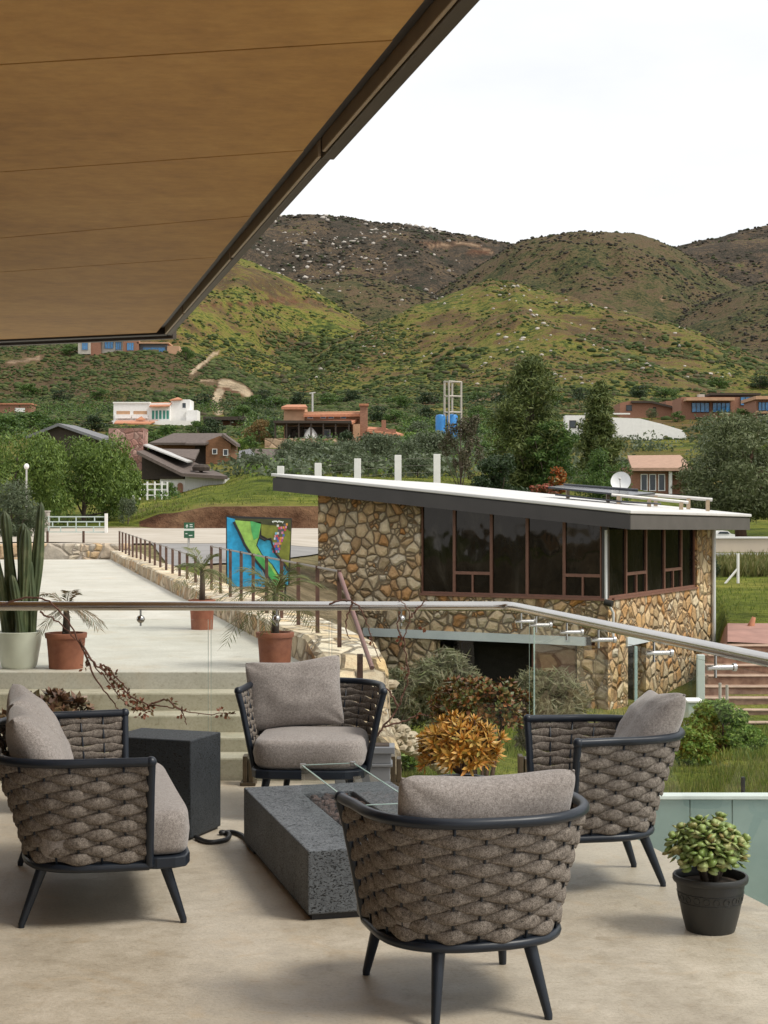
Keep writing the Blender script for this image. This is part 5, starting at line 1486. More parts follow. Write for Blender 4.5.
for i, (x, y, w_) in enumerate(((30, 392, 26), (62, 398, 26), (100, 396, 22), (205, 402, 26), (255, 404, 24), (262, 398, 26), (275, 405, 30), (300, 400, 24), (330, 402, 30), (350, 398, 26), (400, 404, 30), (430, 400, 28), (478, 400, 30), (500, 398, 26), (560, 402, 30), (580, 396, 24), (665, 396, 30), (640, 394, 26), (720, 386, 28), (760, 384, 28))):
    places = ['below the hillside glass house', 'above the lodge roof', 'above the white house', 'beside the lower dirt track', 'under the pale cutting', 'above the rust coloured tree', 'above the end of the villa', 'behind the villa gable', 'behind the antenna mast', 'above the villa roof', 'above the brick chimney', 'behind the water tower', 'beyond the water tower', 'behind the tallest pine', 'between the two pines', 'above the narrow pine', 'above the brick bungalow roof', 'above the bungalow end wall', 'above the modern house roof', 'above the second modern house']
    small(('green', 'dark')[i % 2], x, y + 4, y - 10, w_, ('round green bush tree on the slope ' if i % 2 == 0 else 'dark bush tree on the slope ') + places[i], None, 200)

# shrubs below the terrace
def bush(name, label, px, yb, yt, wpx, d, mat, n, ls, seed, aspect=.12, droop=-.7, kind='round', cat='shrub'):
    u = d / F; q = P(px, yb, d); q.z = zt(q.x, q.y); h = EYE - (yt - HY) * u - q.z
    rg = random.Random(seed)
    t = thing(name, label, cat, tuple(q))
    bl = tree_blobs(kind, wpx * u, h, rg)
    bl = [(a, b, max(c * .9, e * .7), e, f, g) for a, b, c, e, f, g in bl]
    v, f = leaves(bl, n, ls * u, seed, aspect, 0, .2, .1)
    np_mesh('foliage', v, f, mat, t)
    s = MB()
    for b in bl: s.tube([V(0, 0, -.05), V(b[0] * .5, b[1] * .5, b[2] * .6), V(b[0], b[1], b[2] + b[5] * .6)], [.012, .008, .003], 4)
    s.build('stems', m_bark, t)
L_broom = leaf_mat('broom_twig', [(0.117, 0.124, 0.057), (0.165, 0.173, 0.090), (0.220, 0.220, 0.131), (0.193, 0.159, 0.096), (0.124, 0.151, 0.055)], .7, .2)
L_weed = leaf_mat('weed_leaf', [(0.084, 0.161, 0.026), (0.142, 0.236, 0.042), (0.207, 0.320, 0.057), (0.283, 0.358, 0.084)], .5, .3)
bush('broom_shrub', 'tall wispy grey green broom shrub in front of the dark garage opening', 445, 735, 636, 120, 19, L_broom, 15000, 6.5, 31)
bush('broom_shrub', 'lower feathery broom shrub against the stone pier', 545, 742, 655, 96, 22, L_broom, 10000, 6, 32)
bush('broom_shrub', 'brownish broom shrub close to the stone slope', 392, 722, 648, 60, 17, L_broom, 7000, 6, 33)
bush('leafy_shrub', 'bright green leafy shrub at the foot of the orange stone wall', 722, 762, 690, 76, 23, L_weed, 15000, 2.6, 34, .4)
bush('leafy_shrub', 'yellow green weedy shrub beside the pale utility box', 690, 765, 722, 50, 20, L_weed, 9000, 2.6, 35, .4)
bush('leafy_shrub', 'low green shrub near the short garden light', 752, 770, 722, 50, 22, L_weed, 8000, 2.6, 36, .4)
bush('leafy_shrub', 'fresh green weeds at the foot of the broom beside the stone edging', 395, 765, 726, 60, 12.5, L_weed, 5000, 4, 37, .3)

# grass: blades and tufts nobody could count
def grass(name, n, pxr, dr, hgt, mat, seed, wid=.25, want=None):
    rg = np.random.default_rng(seed)
    px = rg.uniform(*pxr, n); d = np.exp(rg.uniform(math.log(dr[0]), math.log(dr[1]), n)); t = (px - CX) / F
    z = terrain(t, d)[0]; X = t * d
    k = fbm(X / 1.2, d / 1.2, 3) + rg.normal(size=n) * .1 > -.05
    if want: k &= want(X, d, px)
    X, d, z = X[k], d[k], z[k]; n = len(X)
    h = hgt * rg.uniform(.4, 1.3, n) * (.6 + .8 * np.clip(fbm(X / 3, d / 3, 2) + .5, 0, 1)); an = rg.uniform(0, 6.28, n)
    ln = rg.normal(size=(n, 2)) * .35
    v = np.empty((n, 3, 3)); w_ = h * wid * .5
    v[:, 0] = np.stack([X - np.cos(an) * w_, d - np.sin(an) * w_, z - .03], -1)
    v[:, 1] = np.stack([X + np.cos(an) * w_, d + np.sin(an) * w_, z - .03], -1)
    v[:, 2] = np.stack([X + ln[:, 0] * h, d + ln[:, 1] * h, z + h], -1)
    o = np_mesh(name, v.reshape(-1, 3), np.arange(n * 3).reshape(n, 3), mat); tag(o, kind='stuff')
L_grass = leaf_mat('grass_blade', [(0.066, 0.110, 0.015), (0.121, 0.171, 0.026), (0.187, 0.226, 0.039), (0.264, 0.253, 0.066)], .6, .3)
L_dry = leaf_mat('dry_grass_blade', [(0.110, 0.132, 0.033), (0.176, 0.176, 0.055), (0.242, 0.209, 0.088)], .6, .3)
nothouse = lambda X, d, px: ~((np.abs((X - 5.6) * .489 + (d - 40) * .872 - 4) < 4.4) & (np.abs(-(X - 5.6) * .872 + (d - 40) * .489 - 4) < 5))
offwall = lambda X, d, px: nothouse(X, d, px) & (X > 1.98 + .55 - .2307 * d) & ~((X > .9) & (d < 9.2)) & ~((px > 706) & (d > 33.5) & (d < 46))
grass('grass', 60000, (330, 800), (9.6, 26), .07, L_grass, 1, .16, offwall)
grass('grass', 50000, (370, 820), (20, 78), .12, L_grass, 2, .25, offwall)
grass('dry_grass', 14000, (560, 800), (10, 30), .075, L_dry, 3, .15, offwall)
grass('dry_grass', 9000, (690, 820), (66, 77), .5, L_dry, 6, .3, None)
grass('grass', 12000, (120, 560), (97.5, 150), .16, L_grass, 4, .5, None)
grass('dry_grass', 9000, (120, 480), (97, 135), .2, L_dry, 5, .5, lambda X, d, px: fbm(X / 9, d / 9, 2) > .02)
scatter('pale_rocks', m_boul, 40, (280, 320), (484, 507), (.0012, .003), 21, lambda px, y, d, bu, hi: d < 120, .5, 97, 120)

# low growth between the village houses that reads as one mass
def undergrowth(name, mat, n, pxr, yr, seed, size=(1.0, 2.4), nl=46, dm=(118, 420)):
    rg = np.random.default_rng(seed); bl = []
    px = rg.uniform(*pxr, n * 5); d = np.exp(rg.uniform(math.log(dm[0]), math.log(dm[1]), n * 5)); t = (px - CX) / F
    z = terrain(t, d)[0]; y = HY - (z - EYE) / d * F
    ok = (y > yr[0]) & (y < yr[1])
    for x0, y0, x1, y1 in ((108, 396, 202, 432), (278, 398, 410, 452), (612, 392, 800, 422), (606, 414, 696, 446), (560, 410, 592, 440), (626, 452, 696, 496), (144, 428, 238, 470), (20, 420, 144, 444), (-30, 402, 34, 420), (200, 414, 248, 432), (436, 400, 462, 430), (232, 444, 292, 468)):
        ok &= ~((px > x0) & (px < x1) & (y > y0) & (y < y1))
    k = np.flatnonzero(ok)[:n]
    for i in k:
        s = rg.uniform(*size) * (d[i] / 200) ** .6
        bl.append((t[i] * d[i], d[i], z[i] + s * .35, s * 1.2, s, s * .75))
    v, f = leaves(bl, len(bl) * nl, .30 * size[1] / 2.4, seed, .45, 0, .5)
    tag(np_mesh(name, v, f, mat), kind='stuff')
undergrowth('undergrowth', L_olive, 230, (225, 490), (444, 478), 61)
undergrowth('undergrowth', L_lime, 60, (250, 500), (440, 476), 68, (.8, 1.8))
undergrowth('undergrowth', L_green, 240, (120, 520), (428, 462), 62)
undergrowth('undergrowth', L_dark, 200, (-60, 540), (404, 440), 63, dm=(180, 520))
undergrowth('undergrowth', L_green, 200, (-60, 220), (410, 446), 64, dm=(150, 480))
undergrowth('undergrowth', L_olive, 200, (560, 860), (440, 486), 65)
undergrowth('undergrowth', L_dark, 140, (560, 860), (404, 440), 66, dm=(180, 520))
undergrowth('undergrowth', L_green, 60, (95, 172), (476, 500), 67, (.6, 1.3))
# ================================================================== terrace furniture
def fabric_mat():
    m, t, b = new_mat('taupe_fabric')
    v = coords(t)
    n1 = noise(t, v, 260, 3, .7); n2 = noise(t, v, 7, 4, .6); n3 = noise(t, v, 90, 3, .7)
    f = math_(t, 'ADD', math_(t, 'MULTIPLY', n1, .6), math_(t, 'MULTIPLY', n3, .4))
    c = ramp(t, f, [(.36, (.150, .130, .117)), (.5, (.268, .240, .221)), (.64, (.395, .36, .335))])
    c = mix(t, .5, c, ramp(t, n2, [(.3, (.85, .84, .83)), (.7, (1.08, 1.08, 1.08))]), 'MULTIPLY')
    t.links.new(c, b.inputs['Base Color'])
    b.inputs['Roughness'].default_value = .95
    b.inputs['Specular IOR Level'].default_value = .15
    b.inputs['Sheen Weight'].default_value = .25
    bump(t, b, math_(t, 'ADD', f, math_(t, 'MULTIPLY', n2, 2.0)), .25, .003)
    return m
m_fab = fabric_mat()
def rope_mat():
    m, t, b = new_mat('mottled_brown_rope')
    v = coords(t)
    n1 = noise(t, v, 270, 3, .75); n2 = noise(t, v, 75, 3, .65)
    f = math_(t, 'ADD', math_(t, 'MULTIPLY', n1, .65), math_(t, 'MULTIPLY', n2, .35))
    c = ramp(t, f, [(.36, (.046, .039, .033)), (.47, (.142, .121, .102)), (.56, (.245, .212, .182)), (.68, (.38, .335, .29))])
    t.links.new(c, b.inputs['Base Color'])
    b.inputs['Roughness'].default_value = .95
    b.inputs['Specular IOR Level'].default_value = .12
    bump(t, b, f, .4, .004)
    return m
m_rope = rope_mat()
m_navy = pmat('charcoal_blue_metal', (.012, .017, .026), .38, .15, 8, .05, 120, spec=.4)

def u_path(a, yb, yc, yt, dx, xt=None, n=44, e=2.5):
    """U in plan from the front tip of one arm round the back to the other, widened by dx"""
    xt = a if xt is None else xt
    pts = [(-xt - dx, yt), (-(xt * .7 + a * .3) - dx, yt * .6 + yc * .4), (-(xt * .25 + a * .75) - dx, yt * .25 + yc * .75)]
    for k in range(n + 1):
        th = math.pi * k / n
        c, s = math.cos(th), math.sin(th)
        x = -a * math.copysign(abs(c) ** (2 / e), c); y = yc - (yc - yb) * abs(s) ** (2 / e)
        sg = -1 if k < n / 2 else (1 if k > n / 2 else 0)
        if dx and k == n // 2:
            pts.append((x - dx, y)); pts.append((x - dx * .5, y)); pts.append((x, y)); pts.append((x + dx * .5, y)); pts.append((x + dx, y))
        else: pts.append((x + sg * dx, y))
    pts += [((xt * .25 + a * .75) + dx, yt * .25 + yc * .75), ((xt * .7 + a * .3) + dx, yt * .6 + yc * .4), (xt + dx, yt)]
    return pts

def resample(pts, n):
    P_ = np.array(pts); s = np.concatenate([[0], np.cumsum(np.linalg.norm(np.diff(P_, axis=0), axis=1))])
    q = np.linspace(0, s[-1], n)
    return np.stack([np.interp(q, s, P_[:, k]) for k in range(P_.shape[1])], -1), s[-1]

ZR, ZS = .645, .236
RA, RX, BA = .364, .380, .295     # half widths: rim, arm tips, base ring
def weave(dx, yt):
    n = 420 if not dx else 640
    top, Lt = resample(u_path(RA, -.415, -.04, yt, dx, RX), n)
    bot, Lb = resample(u_path(BA, -.285, -.01, yt, dx), n)
    L = (Lt + Lb) / 2
    p = .094; npd = round(L / p); 
    rows = 12
    q = MB()
    z0, z1 = ZS + .020, ZR - .012
    def pos(i, w_):
        # slightly bowed wall between base ring and arm rail
        a = bot[i] * (1 - w_) + top[i] * w_
        return a
    vs, fs = [], []
    seg = 8
    for r in range(rows):
        w_ = (r + .5) / rows; z = z0 + (z1 - z0) * w_
        ws = (z - ZS) / (ZR - ZS); ws = ws ** 1.25
        ring = np.array([pos(i, ws) for i in range(n)])
        tg = np.gradient(ring, axis=0); tg /= np.linalg.norm(tg, axis=1)[:, None]
        nr = np.stack([tg[:, 1], -tg[:, 0]], -1)
        nr = -nr if (nr[n // 2, 1] > 0) else nr
        ph = np.pi * np.linspace(0, 1, n) * npd + r * np.pi
        rg = np.random.default_rng(r)
        wob = np.interp(np.linspace(0, 1, n), np.linspace(0, 1, 40), rg.uniform(-.003, .003, 40))
        cs = np.cos(ph)
        out = .0062 * cs + .001
        hh = (z1 - z0) / rows * (.55 + .23 * cs)
        th = .0052 + .0024 * cs
        base = len(vs)
        for i in range(n):
            for k in range(seg):
                an = 2 * math.pi * k / seg
                o_ = out[i] + th[i] * math.cos(an)
                vs.append((ring[i, 0] + nr[i, 0] * o_, ring[i, 1] + nr[i, 1] * o_, z + wob[i] + hh[i] * math.sin(an)))
        for i in range(n - 1):
            for k in range(seg):
                l = (k + 1) % seg
                fs.append((base + i * seg + k, base + i * seg + l, base + (i + 1) * seg + l, base + (i + 1) * seg + k))
        fs.append(tuple(base + k for k in range(seg))[::-1]); fs.append(tuple(base + (n - 1) * seg + k for k in range(seg)))
    q.add(vs, fs)
    # thin warp bars between which the rope passes
    q.mi = 1
    for k in range(1, npd):
        i = min(n - 1, int(round(k / npd * (n - 1))))
        pts = []
        for w_ in (0.02, .25, .5, .75, .98):
            a = pos(i, w_ ** 1.25); pts.append(V(a[0], a[1], ZS + (ZR - ZS) * w_))
        q.tube(pts, .0045, 6)
    return q

def pillow_mesh(w_, h_, T, seed, n=26):
    """plump cushion standing in the x-z plane, pointed corners"""
    rg = np.random.default_rng(seed)
    u = np.sin(np.linspace(-math.pi / 2, math.pi / 2, n)); U, W = np.meshgrid(u, u)
    X = w_ / 2 * U * (1 - .075 * (1 - W ** 2)); Z = h_ / 2 * W * (1 - .085 * (1 - U ** 2))
    k_ = 1 - .055 * (np.abs(U) * np.abs(W)) ** 5; X = X * k_; Z = Z * k_
    t = T / 2 * ((1 - U ** 2) * (1 - W ** 2)) ** .36
    wr = fbm(U * 2.2 + seed, W * 2.2, 3) * .045 * (t / (T / 2))
    # creases run in from the corners
    cr_ = sum(np.exp(-(((U - sx) * sz - (W - sz) * sx) / .10) ** 2) * np.exp(-((U - sx) ** 2 + (W - sz) ** 2) / .35) for sx in (-1, 1) for sz in (-1, 1))
    sag = -.018 * (1 - np.abs(U)) * (W > 0) * W ** 2 * h_ / .4
    fy = t + wr - cr_ * .014; by = -t + wr * .6 + cr_ * .01
    e = (np.abs(U) > .999) | (np.abs(W) > .999)
    m_ = (fy + by) / 2; fy = np.where(e, m_ * 0, fy); by = np.where(e, m_ * 0, by)
    vs = np.concatenate([np.stack([X, fy, Z + sag], -1).reshape(-1, 3), np.stack([X, by, Z + sag], -1).reshape(-1, 3)])
    i = np.arange(n * n).reshape(n, n)
    f1 = np.stack([i[:-1, :-1], i[1:, :-1], i[1:, 1:], i[:-1, 1:]], -1).reshape(-1, 4)
    f2 = f1[:, ::-1] + n * n
    return vs, np.concatenate([f1, f2])

def weld(o, d=.0005):
    import bmesh
    b = bmesh.new(); b.from_mesh(o.data); bmesh.ops.remove_doubles(b, verts=b.verts, dist=d); bmesh.ops.recalc_face_normals(b, faces=b.faces); b.to_mesh(o.data); b.free()

def seat_cushion(dx, y0, y1, a, z0, z1, seed, x_off=0):
    """rounded box cushion; plan follows the seat"""
    nu, prof = 72, []
    R_ = .042
    hz = z1 - z0
    for k in range(7): an = math.pi / 2 * k / 6; prof.append((R_ * (1 - math.sin(an)), z0 + R_ * (1 - math.cos(an)) * 1.0))
    prof = [(R_ * (1 - math.sin(math.pi / 2 * k / 6)), z0 + R_ * (1 - math.cos(math.pi / 2 * k / 6))) for k in range(7)]
    prof += [(0 - .008, (z0 + z1) / 2)]
    prof += [(R_ * (1 - math.cos(math.pi / 2 * k / 6)), z1 - R_ * (1 - math.sin(math.pi / 2 * k / 6))) for k in range(7)]
    def plan(th):
        c, s = math.cos(th), math.sin(th); e = 5.0 if not dx else 9.0
        return math.copysign(abs(c) ** (2 / e), c) * a, (y0 + y1) / 2 + math.copysign(abs(s) ** (2 / e), s) * (y1 - y0) / 2
    vs, fs = [], []
    cx, cy = 0, (y0 + y1) / 2
    rings = []
    for ins, z in prof:
        rings.append((ins, z))
    for f in (.75, .5, .25): rings.append((None, f))
    for ins, z in rings:
        for k in range(nu):
            x, y = plan(2 * math.pi * k / nu)
            l = math.hypot(x, y - cy)
            if ins is None:
                fct = z * (1 - R_ / l); zz = z1 + .022 * (1 - z ** 2)
            else: fct = 1 - ins / l; zz = z
            vs.append((x * fct + x_off, cy + (y - cy) * fct, zz + .006 * float(fbm(np.array([x * fct * 9 + seed]), np.array([y * fct * 9]), 2)[0])))
    m = len(rings)
    for r in range(m - 1):
        for k in range(nu): fs.append((r * nu + k, r * nu + (k + 1) % nu, (r + 1) * nu + (k + 1) % nu, (r + 1) * nu + k))
    vs.append((x_off, cy, z1 + .022)); c_ = len(vs) - 1
    for k in range(nu): fs.append(((m - 1) * nu + k, (m - 1) * nu + (k + 1) % nu, c_))
    fs.append(tuple(range(nu - 1, -1, -1)))
    q = MB(); q.add(vs, fs); return q

def make_chair(name, label, cat, dx, group, pillows, lean=18):
    t = thing(name, label, cat, (0, 0, 0), 0, group)
    yt = .13 if not dx else .17
    rim = u_path(RA, -.415, -.04, yt, dx, RX)
    base = u_path(BA, -.285, -.01, yt, dx)
    q = MB()
    # one bent tube: front post, arm rail, back, arm rail, front post
    pl, pr = rim[0], rim[-1]; bl_, br_ = base[0], base[-1]
    path = [V(bl_[0], bl_[1], ZS), V((bl_[0] * .7 + pl[0] * .3), pl[1], ZS + .13), V(bl_[0] * .25 + pl[0] * .75, pl[1], ZR - .09), V(pl[0], pl[1] + .001, ZR - .012)]
    q.tube(path, .0165, 10)
    path = [V(br_[0], br_[1], ZS), V((br_[0] * .7 + pr[0] * .3), pr[1], ZS + .13), V(br_[0] * .25 + pr[0] * .75, pr[1], ZR - .09), V(pr[0], pr[1] + .001, ZR - .012)]
    q.build('front_post', m_navy, t, True, auto=60)
    q = MB(); q.tube(path, .0165, 10); q.build('front_post', m_navy, t, True, auto=60)
    q = MB(); rp, _ = resample(rim, 70); q.tube([V(x, y, ZR) for x, y in rp], .0175, 12); q.ball(V(pl[0], pl[1], ZR), .0215, su=12, sv=8); q.ball(V(pr[0], pr[1], ZR), .0215, su=12, sv=8)
    q.build('arm_rail', m_navy, t, True, auto=60)
    q = MB(); bp_, _ = resample(base, 70); q.tube([V(x, y, ZS) for x, y in bp_], .0165, 10); q.build('base_rail', m_navy, t, True, auto=60)
    weave(dx, yt).build('woven_back', [m_rope, m_navy], t, True)
    # seat deck with rounded front
    plan = [(x * .985, y * .985) for x, y in resample(base, 40)[0]]
    fr = [(BA + dx, .20), (BA - .006 + dx, .27), (BA - .03 + dx, .315), (BA - .1 + dx, .335), (0, .345), (-BA + .1 - dx, .335), (-BA + .03 - dx, .315), (-BA + .006 - dx, .27), (-BA - dx, .20)]
    q = MB(); q.prism([V(x, y, ZS - .016) for x, y in plan + fr], (0, 0, .045)); q.build('seat_frame', m_navy, t, bevel=.006)
    for sx in (-1, 1):
        for (tx, ty, fx, fy) in ((.215, .235, .247, .305), (.150, -.225, .185, -.305)):
            q = MB(); q.tube([V(sx * (tx + dx), ty, ZS - .012), V(sx * (fx + dx), fy, .012), V(sx * (fx + dx), fy, .0)], [.0225, .0135, .0125], 14)
            q.build('leg', m_navy, t, True, auto=50)
    npl = len(pillows)
    xs = [0] if npl == 1 else [-(.30 + dx) / 2 - .0, (.30 + dx) / 2]
    for k in range(1):
        hw = .288 + dx
        xo = 0
        c = seat_cushion(dx, -.25, .338, hw, ZS + .030, ZS + (.180 if not dx else .200), 3 + k, xo).build('seat_cushion', m_fab, t, True)
    for k, (px_, py_, pz_, ln, yaw, roll, pw, ph) in enumerate(pillows):
        v, f = pillow_mesh(pw, ph, .19, 5 + k + int(dx * 10) + len(name))
        o = np_mesh('back_cushion', v, f, m_fab, t, True); weld(o)
        o.location = (px_, py_, pz_); o.rotation_euler = (R(ln), R(roll), R(yaw))
    return t
grp = 'woven lounge chairs round the fire table'
near_ = make_chair('lounge_chair', 'woven lounge chair seen from behind, nearest to the camera, before the fire table', 'armchair', 0, grp, [(-.01, -.235, .59, 20, .5, 0, .60, .42)])
def place(t, x, y, f): t.location = (x, y, 0); t.rotation_euler = (0, 0, math.atan2(-f[0], f[1]))
place(near_, .257, 5.255, (-.26, .966))
far_ = copy_tree(near_); far_['label'] = 'woven lounge chair at the stairs, facing the camera, with plump upright back cushion'
place(far_, -.375, 8.46, (-.05, -1))
side_ = copy_tree(near_); side_['label'] = 'woven lounge chair by the glass rail beside the jade plant, seen from its side'
place(side_, .847, 6.895, (-.98, -.18))
def pillow_of(t): return [c for c in t.children if c.name.startswith('back_cushion')][0]
pf = pillow_of(far_); pf.location = (.12, -.19, .60); pf.rotation_euler = (R(20), R(5), R(2)); pf.scale = (.90, 1, .95)
pf.data = pf.data.copy()
ps = pillow_of(side_); ps.scale = (1, 1, 1.08); ps.location = (-.02, -.28, .615); ps.rotation_euler = (R(30), R(5), R(-6))
love = make_chair('lounge_sofa', 'woven two seat lounge sofa with grey brown cushions beside the dark block table', 'sofa', .36, None, [(-.33, -.225, .61, 31, 0, 2, .62, .46), (.33, -.225, .61, 31, 0, -2, .62, .46)])
place(love, -1.208, 6.70, (.974, .225))

# ---- dark lava block table and fire table
def lava_mat(name, dark, light, pit=.5):
    m, t, b = new_mat(name)
    v = coords(t)
    n1 = noise(t, v, 5, 6, .65); n2 = noise(t, v, 60, 4, .7)
    c = ramp(t, math_(t, 'ADD', math_(t, 'MULTIPLY', n1, .5), math_(t, 'MULTIPLY', n2, .5)), [(.35, dark), (.65, light)])
    pits = noise(t, coords(t, (1, 1, 1.8)), 105, 2, .5, .6)
    pm = ramp(t, pits, [(.39, (0, 0, 0)), (.45, (1, 1, 1))])
    gate = ramp(t, noise(t, v, 9, 3, .6), [(.45, (0, 0, 0)), (.7, (.6, .6, .6))])
    pm = mix(t, 1.0, pm, gate, 'LIGHTEN')
    c = mix(t, pm, tuple(x * .12 for x in dark), c)
    t.links.new(c, b.inputs['Base Color'])
    b.inputs['Roughness'].default_value = .6
    b.inputs['Specular IOR Level'].default_value = .4
    h = math_(t, 'ADD', math_(t, 'MULTIPLY', pm, .8), math_(t, 'MULTIPLY', n2, .25))
    bump(t, b, h, .8, .006)
    return m
m_lava = lava_mat('dark_lava_block', (.016, .020, .024), (.036, .042, .048))
m_lava2 = lava_mat('grey_lava_stone', (.070, .078, .086), (.150, .163, .176))
bx = V(-.814, 7.99, 0); ba = V(-.4, .15, 0).normalized() * .45; bb = V(-.113, -.30, 0).normalized() * .325
blk = thing('block_table', 'dark charcoal lava stone block side table next to the sofa', 'side table', (-1.07, 7.95, 0))
q = MB(); q.hexa(bx + V(0, 0, .012), bb, ba, (0, 0, .470)); q.build('body', m_lava, blk, off=(-1.07, 7.95, 0), bevel=.006)
q = MB(); q.hexa(bx + (bb + ba) * .03 + V(0, 0, 0), bb * .94, ba * .94, (0, 0, .011)); q.build('plinth', m_bk, blk, off=(-1.07, 7.95, 0))
ft = thing('fire_table', 'long low grey lava stone fire table with a glass wind guard', 'fire table', (-.1, 6.6, 0))
fo = (-.1, 6.6, 0)
fa = V(-.294, 6.19, 0)                       # near left corner
fd = V(-.255, .967, 0).normalized(); fw = V(fd.y, -fd.x, 0)
FL, FWd, FZ = 1.46, .72, .273
def fp(l, w_, z): return fa + fd * l + fw * w_ + V(0, 0, z)
rect = lambda l0, l1, w0, w1, z: [fp(l0, w0, z), fp(l1, w0, z), fp(l1, w1, z), fp(l0, w1, z)]
TR = (.20, 1.24, .24, .48)
q = MB()
for (l0, l1, w0, w1) in ((0, TR[0], 0, FWd), (TR[1], FL, 0, FWd), (TR[0], TR[1], 0, TR[2]), (TR[0], TR[1], TR[3], FWd)):
    pass
# ring shaped body: outer walls, top with an opening, trough
o4 = [(0, 0), (FL, 0), (FL, FWd), (0, FWd)]; i4 = [(TR[0], TR[2]), (TR[1], TR[2]), (TR[1], TR[3]), (TR[0], TR[3])]
vs = [fp(l, w_, .025) for l, w_ in o4] + [fp(l, w_, FZ) for l, w_ in o4] + [fp(l, w_, FZ) for l, w_ in i4] + [fp(l, w_, FZ - .06) for l, w_ in i4]
fs = [(0, 1, 2, 3), (12, 15, 14, 13)]
for k in range(4):
    j = (k + 1) % 4
    fs += [(k, k + 4, j + 4, j), (k + 4, k + 8, j + 8, j + 4), (k + 8, k + 12, j + 12, j + 8)]
q.add(vs, fs); body = q.build('body', m_lava2, ft, off=fo, bevel=.006)
weld(body)
q = MB(); q.prism(rect(.02, FL - .02, .02, FWd - .02, 0), (0, 0, .024)); q.build('plinth', m_bk, ft, off=fo)
q = MB()
for a, b in (((TR[0], TR[2]), (TR[1], TR[2])), ((TR[1], TR[2]), (TR[1], TR[3])), ((TR[1], TR[3]), (TR[0], TR[3])), ((TR[0], TR[3]), (TR[0], TR[2]))):
    A_, B_ = fp(*a, FZ + .003), fp(*b, FZ + .003); dv = B_ - A_; nn_ = V(-dv.y, dv.x, 0).normalized() * .008
    q = MB(); q.hexa(A_ + dv.normalized() * .009, dv - dv.normalized() * .018, nn_, (0, 0, .125)); g = q.build('wind_guard', m_glass, ft, off=fo)
    e = MB(); e.hexa(A_ + dv.normalized() * .009 + V(0, 0, .1252), dv - dv.normalized() * .018, nn_, (0, 0, .0025)); e.build('polished_edge', m_gedge, g, off=fo)
for a in i4:
    c = fp(*a, FZ + .115)
    q = MB(); q.box(c.x - .014, c.x + .014, c.y - .014, c.y + .014, c.z, c.z + .022); q.build('corner_clip', m_steel2, ft, off=fo, bevel=.003)
rgl = random.Random(2); q = MB()
for i in range(420):
    p = fp(rgl.uniform(TR[0] + .02, TR[1] - .02), rgl.uniform(TR[2] + .02, TR[3] - .02), FZ - .045 + rgl.random() * .035)
    r = rgl.uniform(.011, .021); q.ball(p, r, r * rgl.uniform(.7, 1), r * rgl.uniform(.6, 1), 7, 5, .22, rgl)
o = q.build('lava_rocks', leaf_mat('lava_rock', [(.05, .035, .03), (.10, .065, .055), (.14, .09, .075), (.07, .05, .045)], .9, 0, .2), ft, off=fo); o['kind'] = 'stuff'

# gas hose between block and fire table
def gp(px, py, z=.012): d = (EYE - z) * F / (py - HY); return P(px, py, d)
q = MB()
ctl = [gp(222, 833), gp(232, 832), gp(243, 836), gp(250, 846), gp(256, 852)]
ctl2 = [gp(222, 832), gp(229, 834), gp(227, 839), gp(214, 842), gp(204, 841), gp(196, 837)]
def smooth(pts, n=8):
    out = []
    for i in range(len(pts) - 1):
        p0, p1, p2, p3 = pts[max(i - 1, 0)], pts[i], pts[i + 1], pts[min(i + 2, len(pts) - 1)]
        for k in range(n):
            t = k / n
            out.append(.5 * ((2 * p1) + (p2 - p0) * t + (2 * p0 - 5 * p1 + 4 * p2 - p3) * t * t + (3 * p1 - p0 - 3 * p2 + p3) * t ** 3))
    return out + [pts[-1]]
q.tube(smooth(ctl2[::-1] + ctl), .0115, 8)
o = q.build('gas_hose', pmat('black_rubber', (.015, .015, .016), .5, .1, 5), None, True); tag(o, 'black rubber gas hose looped on the floor between block and fire table', 'hose')
# ================================================================== pots and plants on the terrace
m_terrapot = pmat('terracotta_pot', (.26, .085, .045), .75, .25, 9, .15, 50, col2=(.34, .13, .07))
m_celadon = pmat('pale_celadon_glaze', (.66, .68, .56), .35, .08, 4)
m_blackpot = pmat('black_plastic', (.022, .022, .021), .45, .2, 6, .05, 90)
m_soil = pmat('potting_soil', (.06, .042, .03), .95, .4, 30, .6, 60)
m_greyplan = pmat('slate_grey_planter', (.21, .22, .235), .55, .1, 5, .05, 60)

def pot(t, r0, r1, h, mat, rim=.018, rim_h=.03, ribs=()):
    q = MB()
    prof = [(.001, 0), (r0, 0), (r0 + (r1 - r0) * .5, h * .5), (r1, h - rim_h), (r1 + rim * .7, h - rim_h + .002), (r1 + rim, h - .004), (r1 + rim * .8, h), (r1 - .012, h), (r1 - .016, h - .03), (r1 - .02, h - .05)]
    q.lathe(prof, seg=36); q.build('pot', mat, t, True, auto=45)
    q = MB(); q.lathe([(r1 - .018, h - .035), (.001, h - .028)], seg=24); q.build('soil', m_soil, t, True)

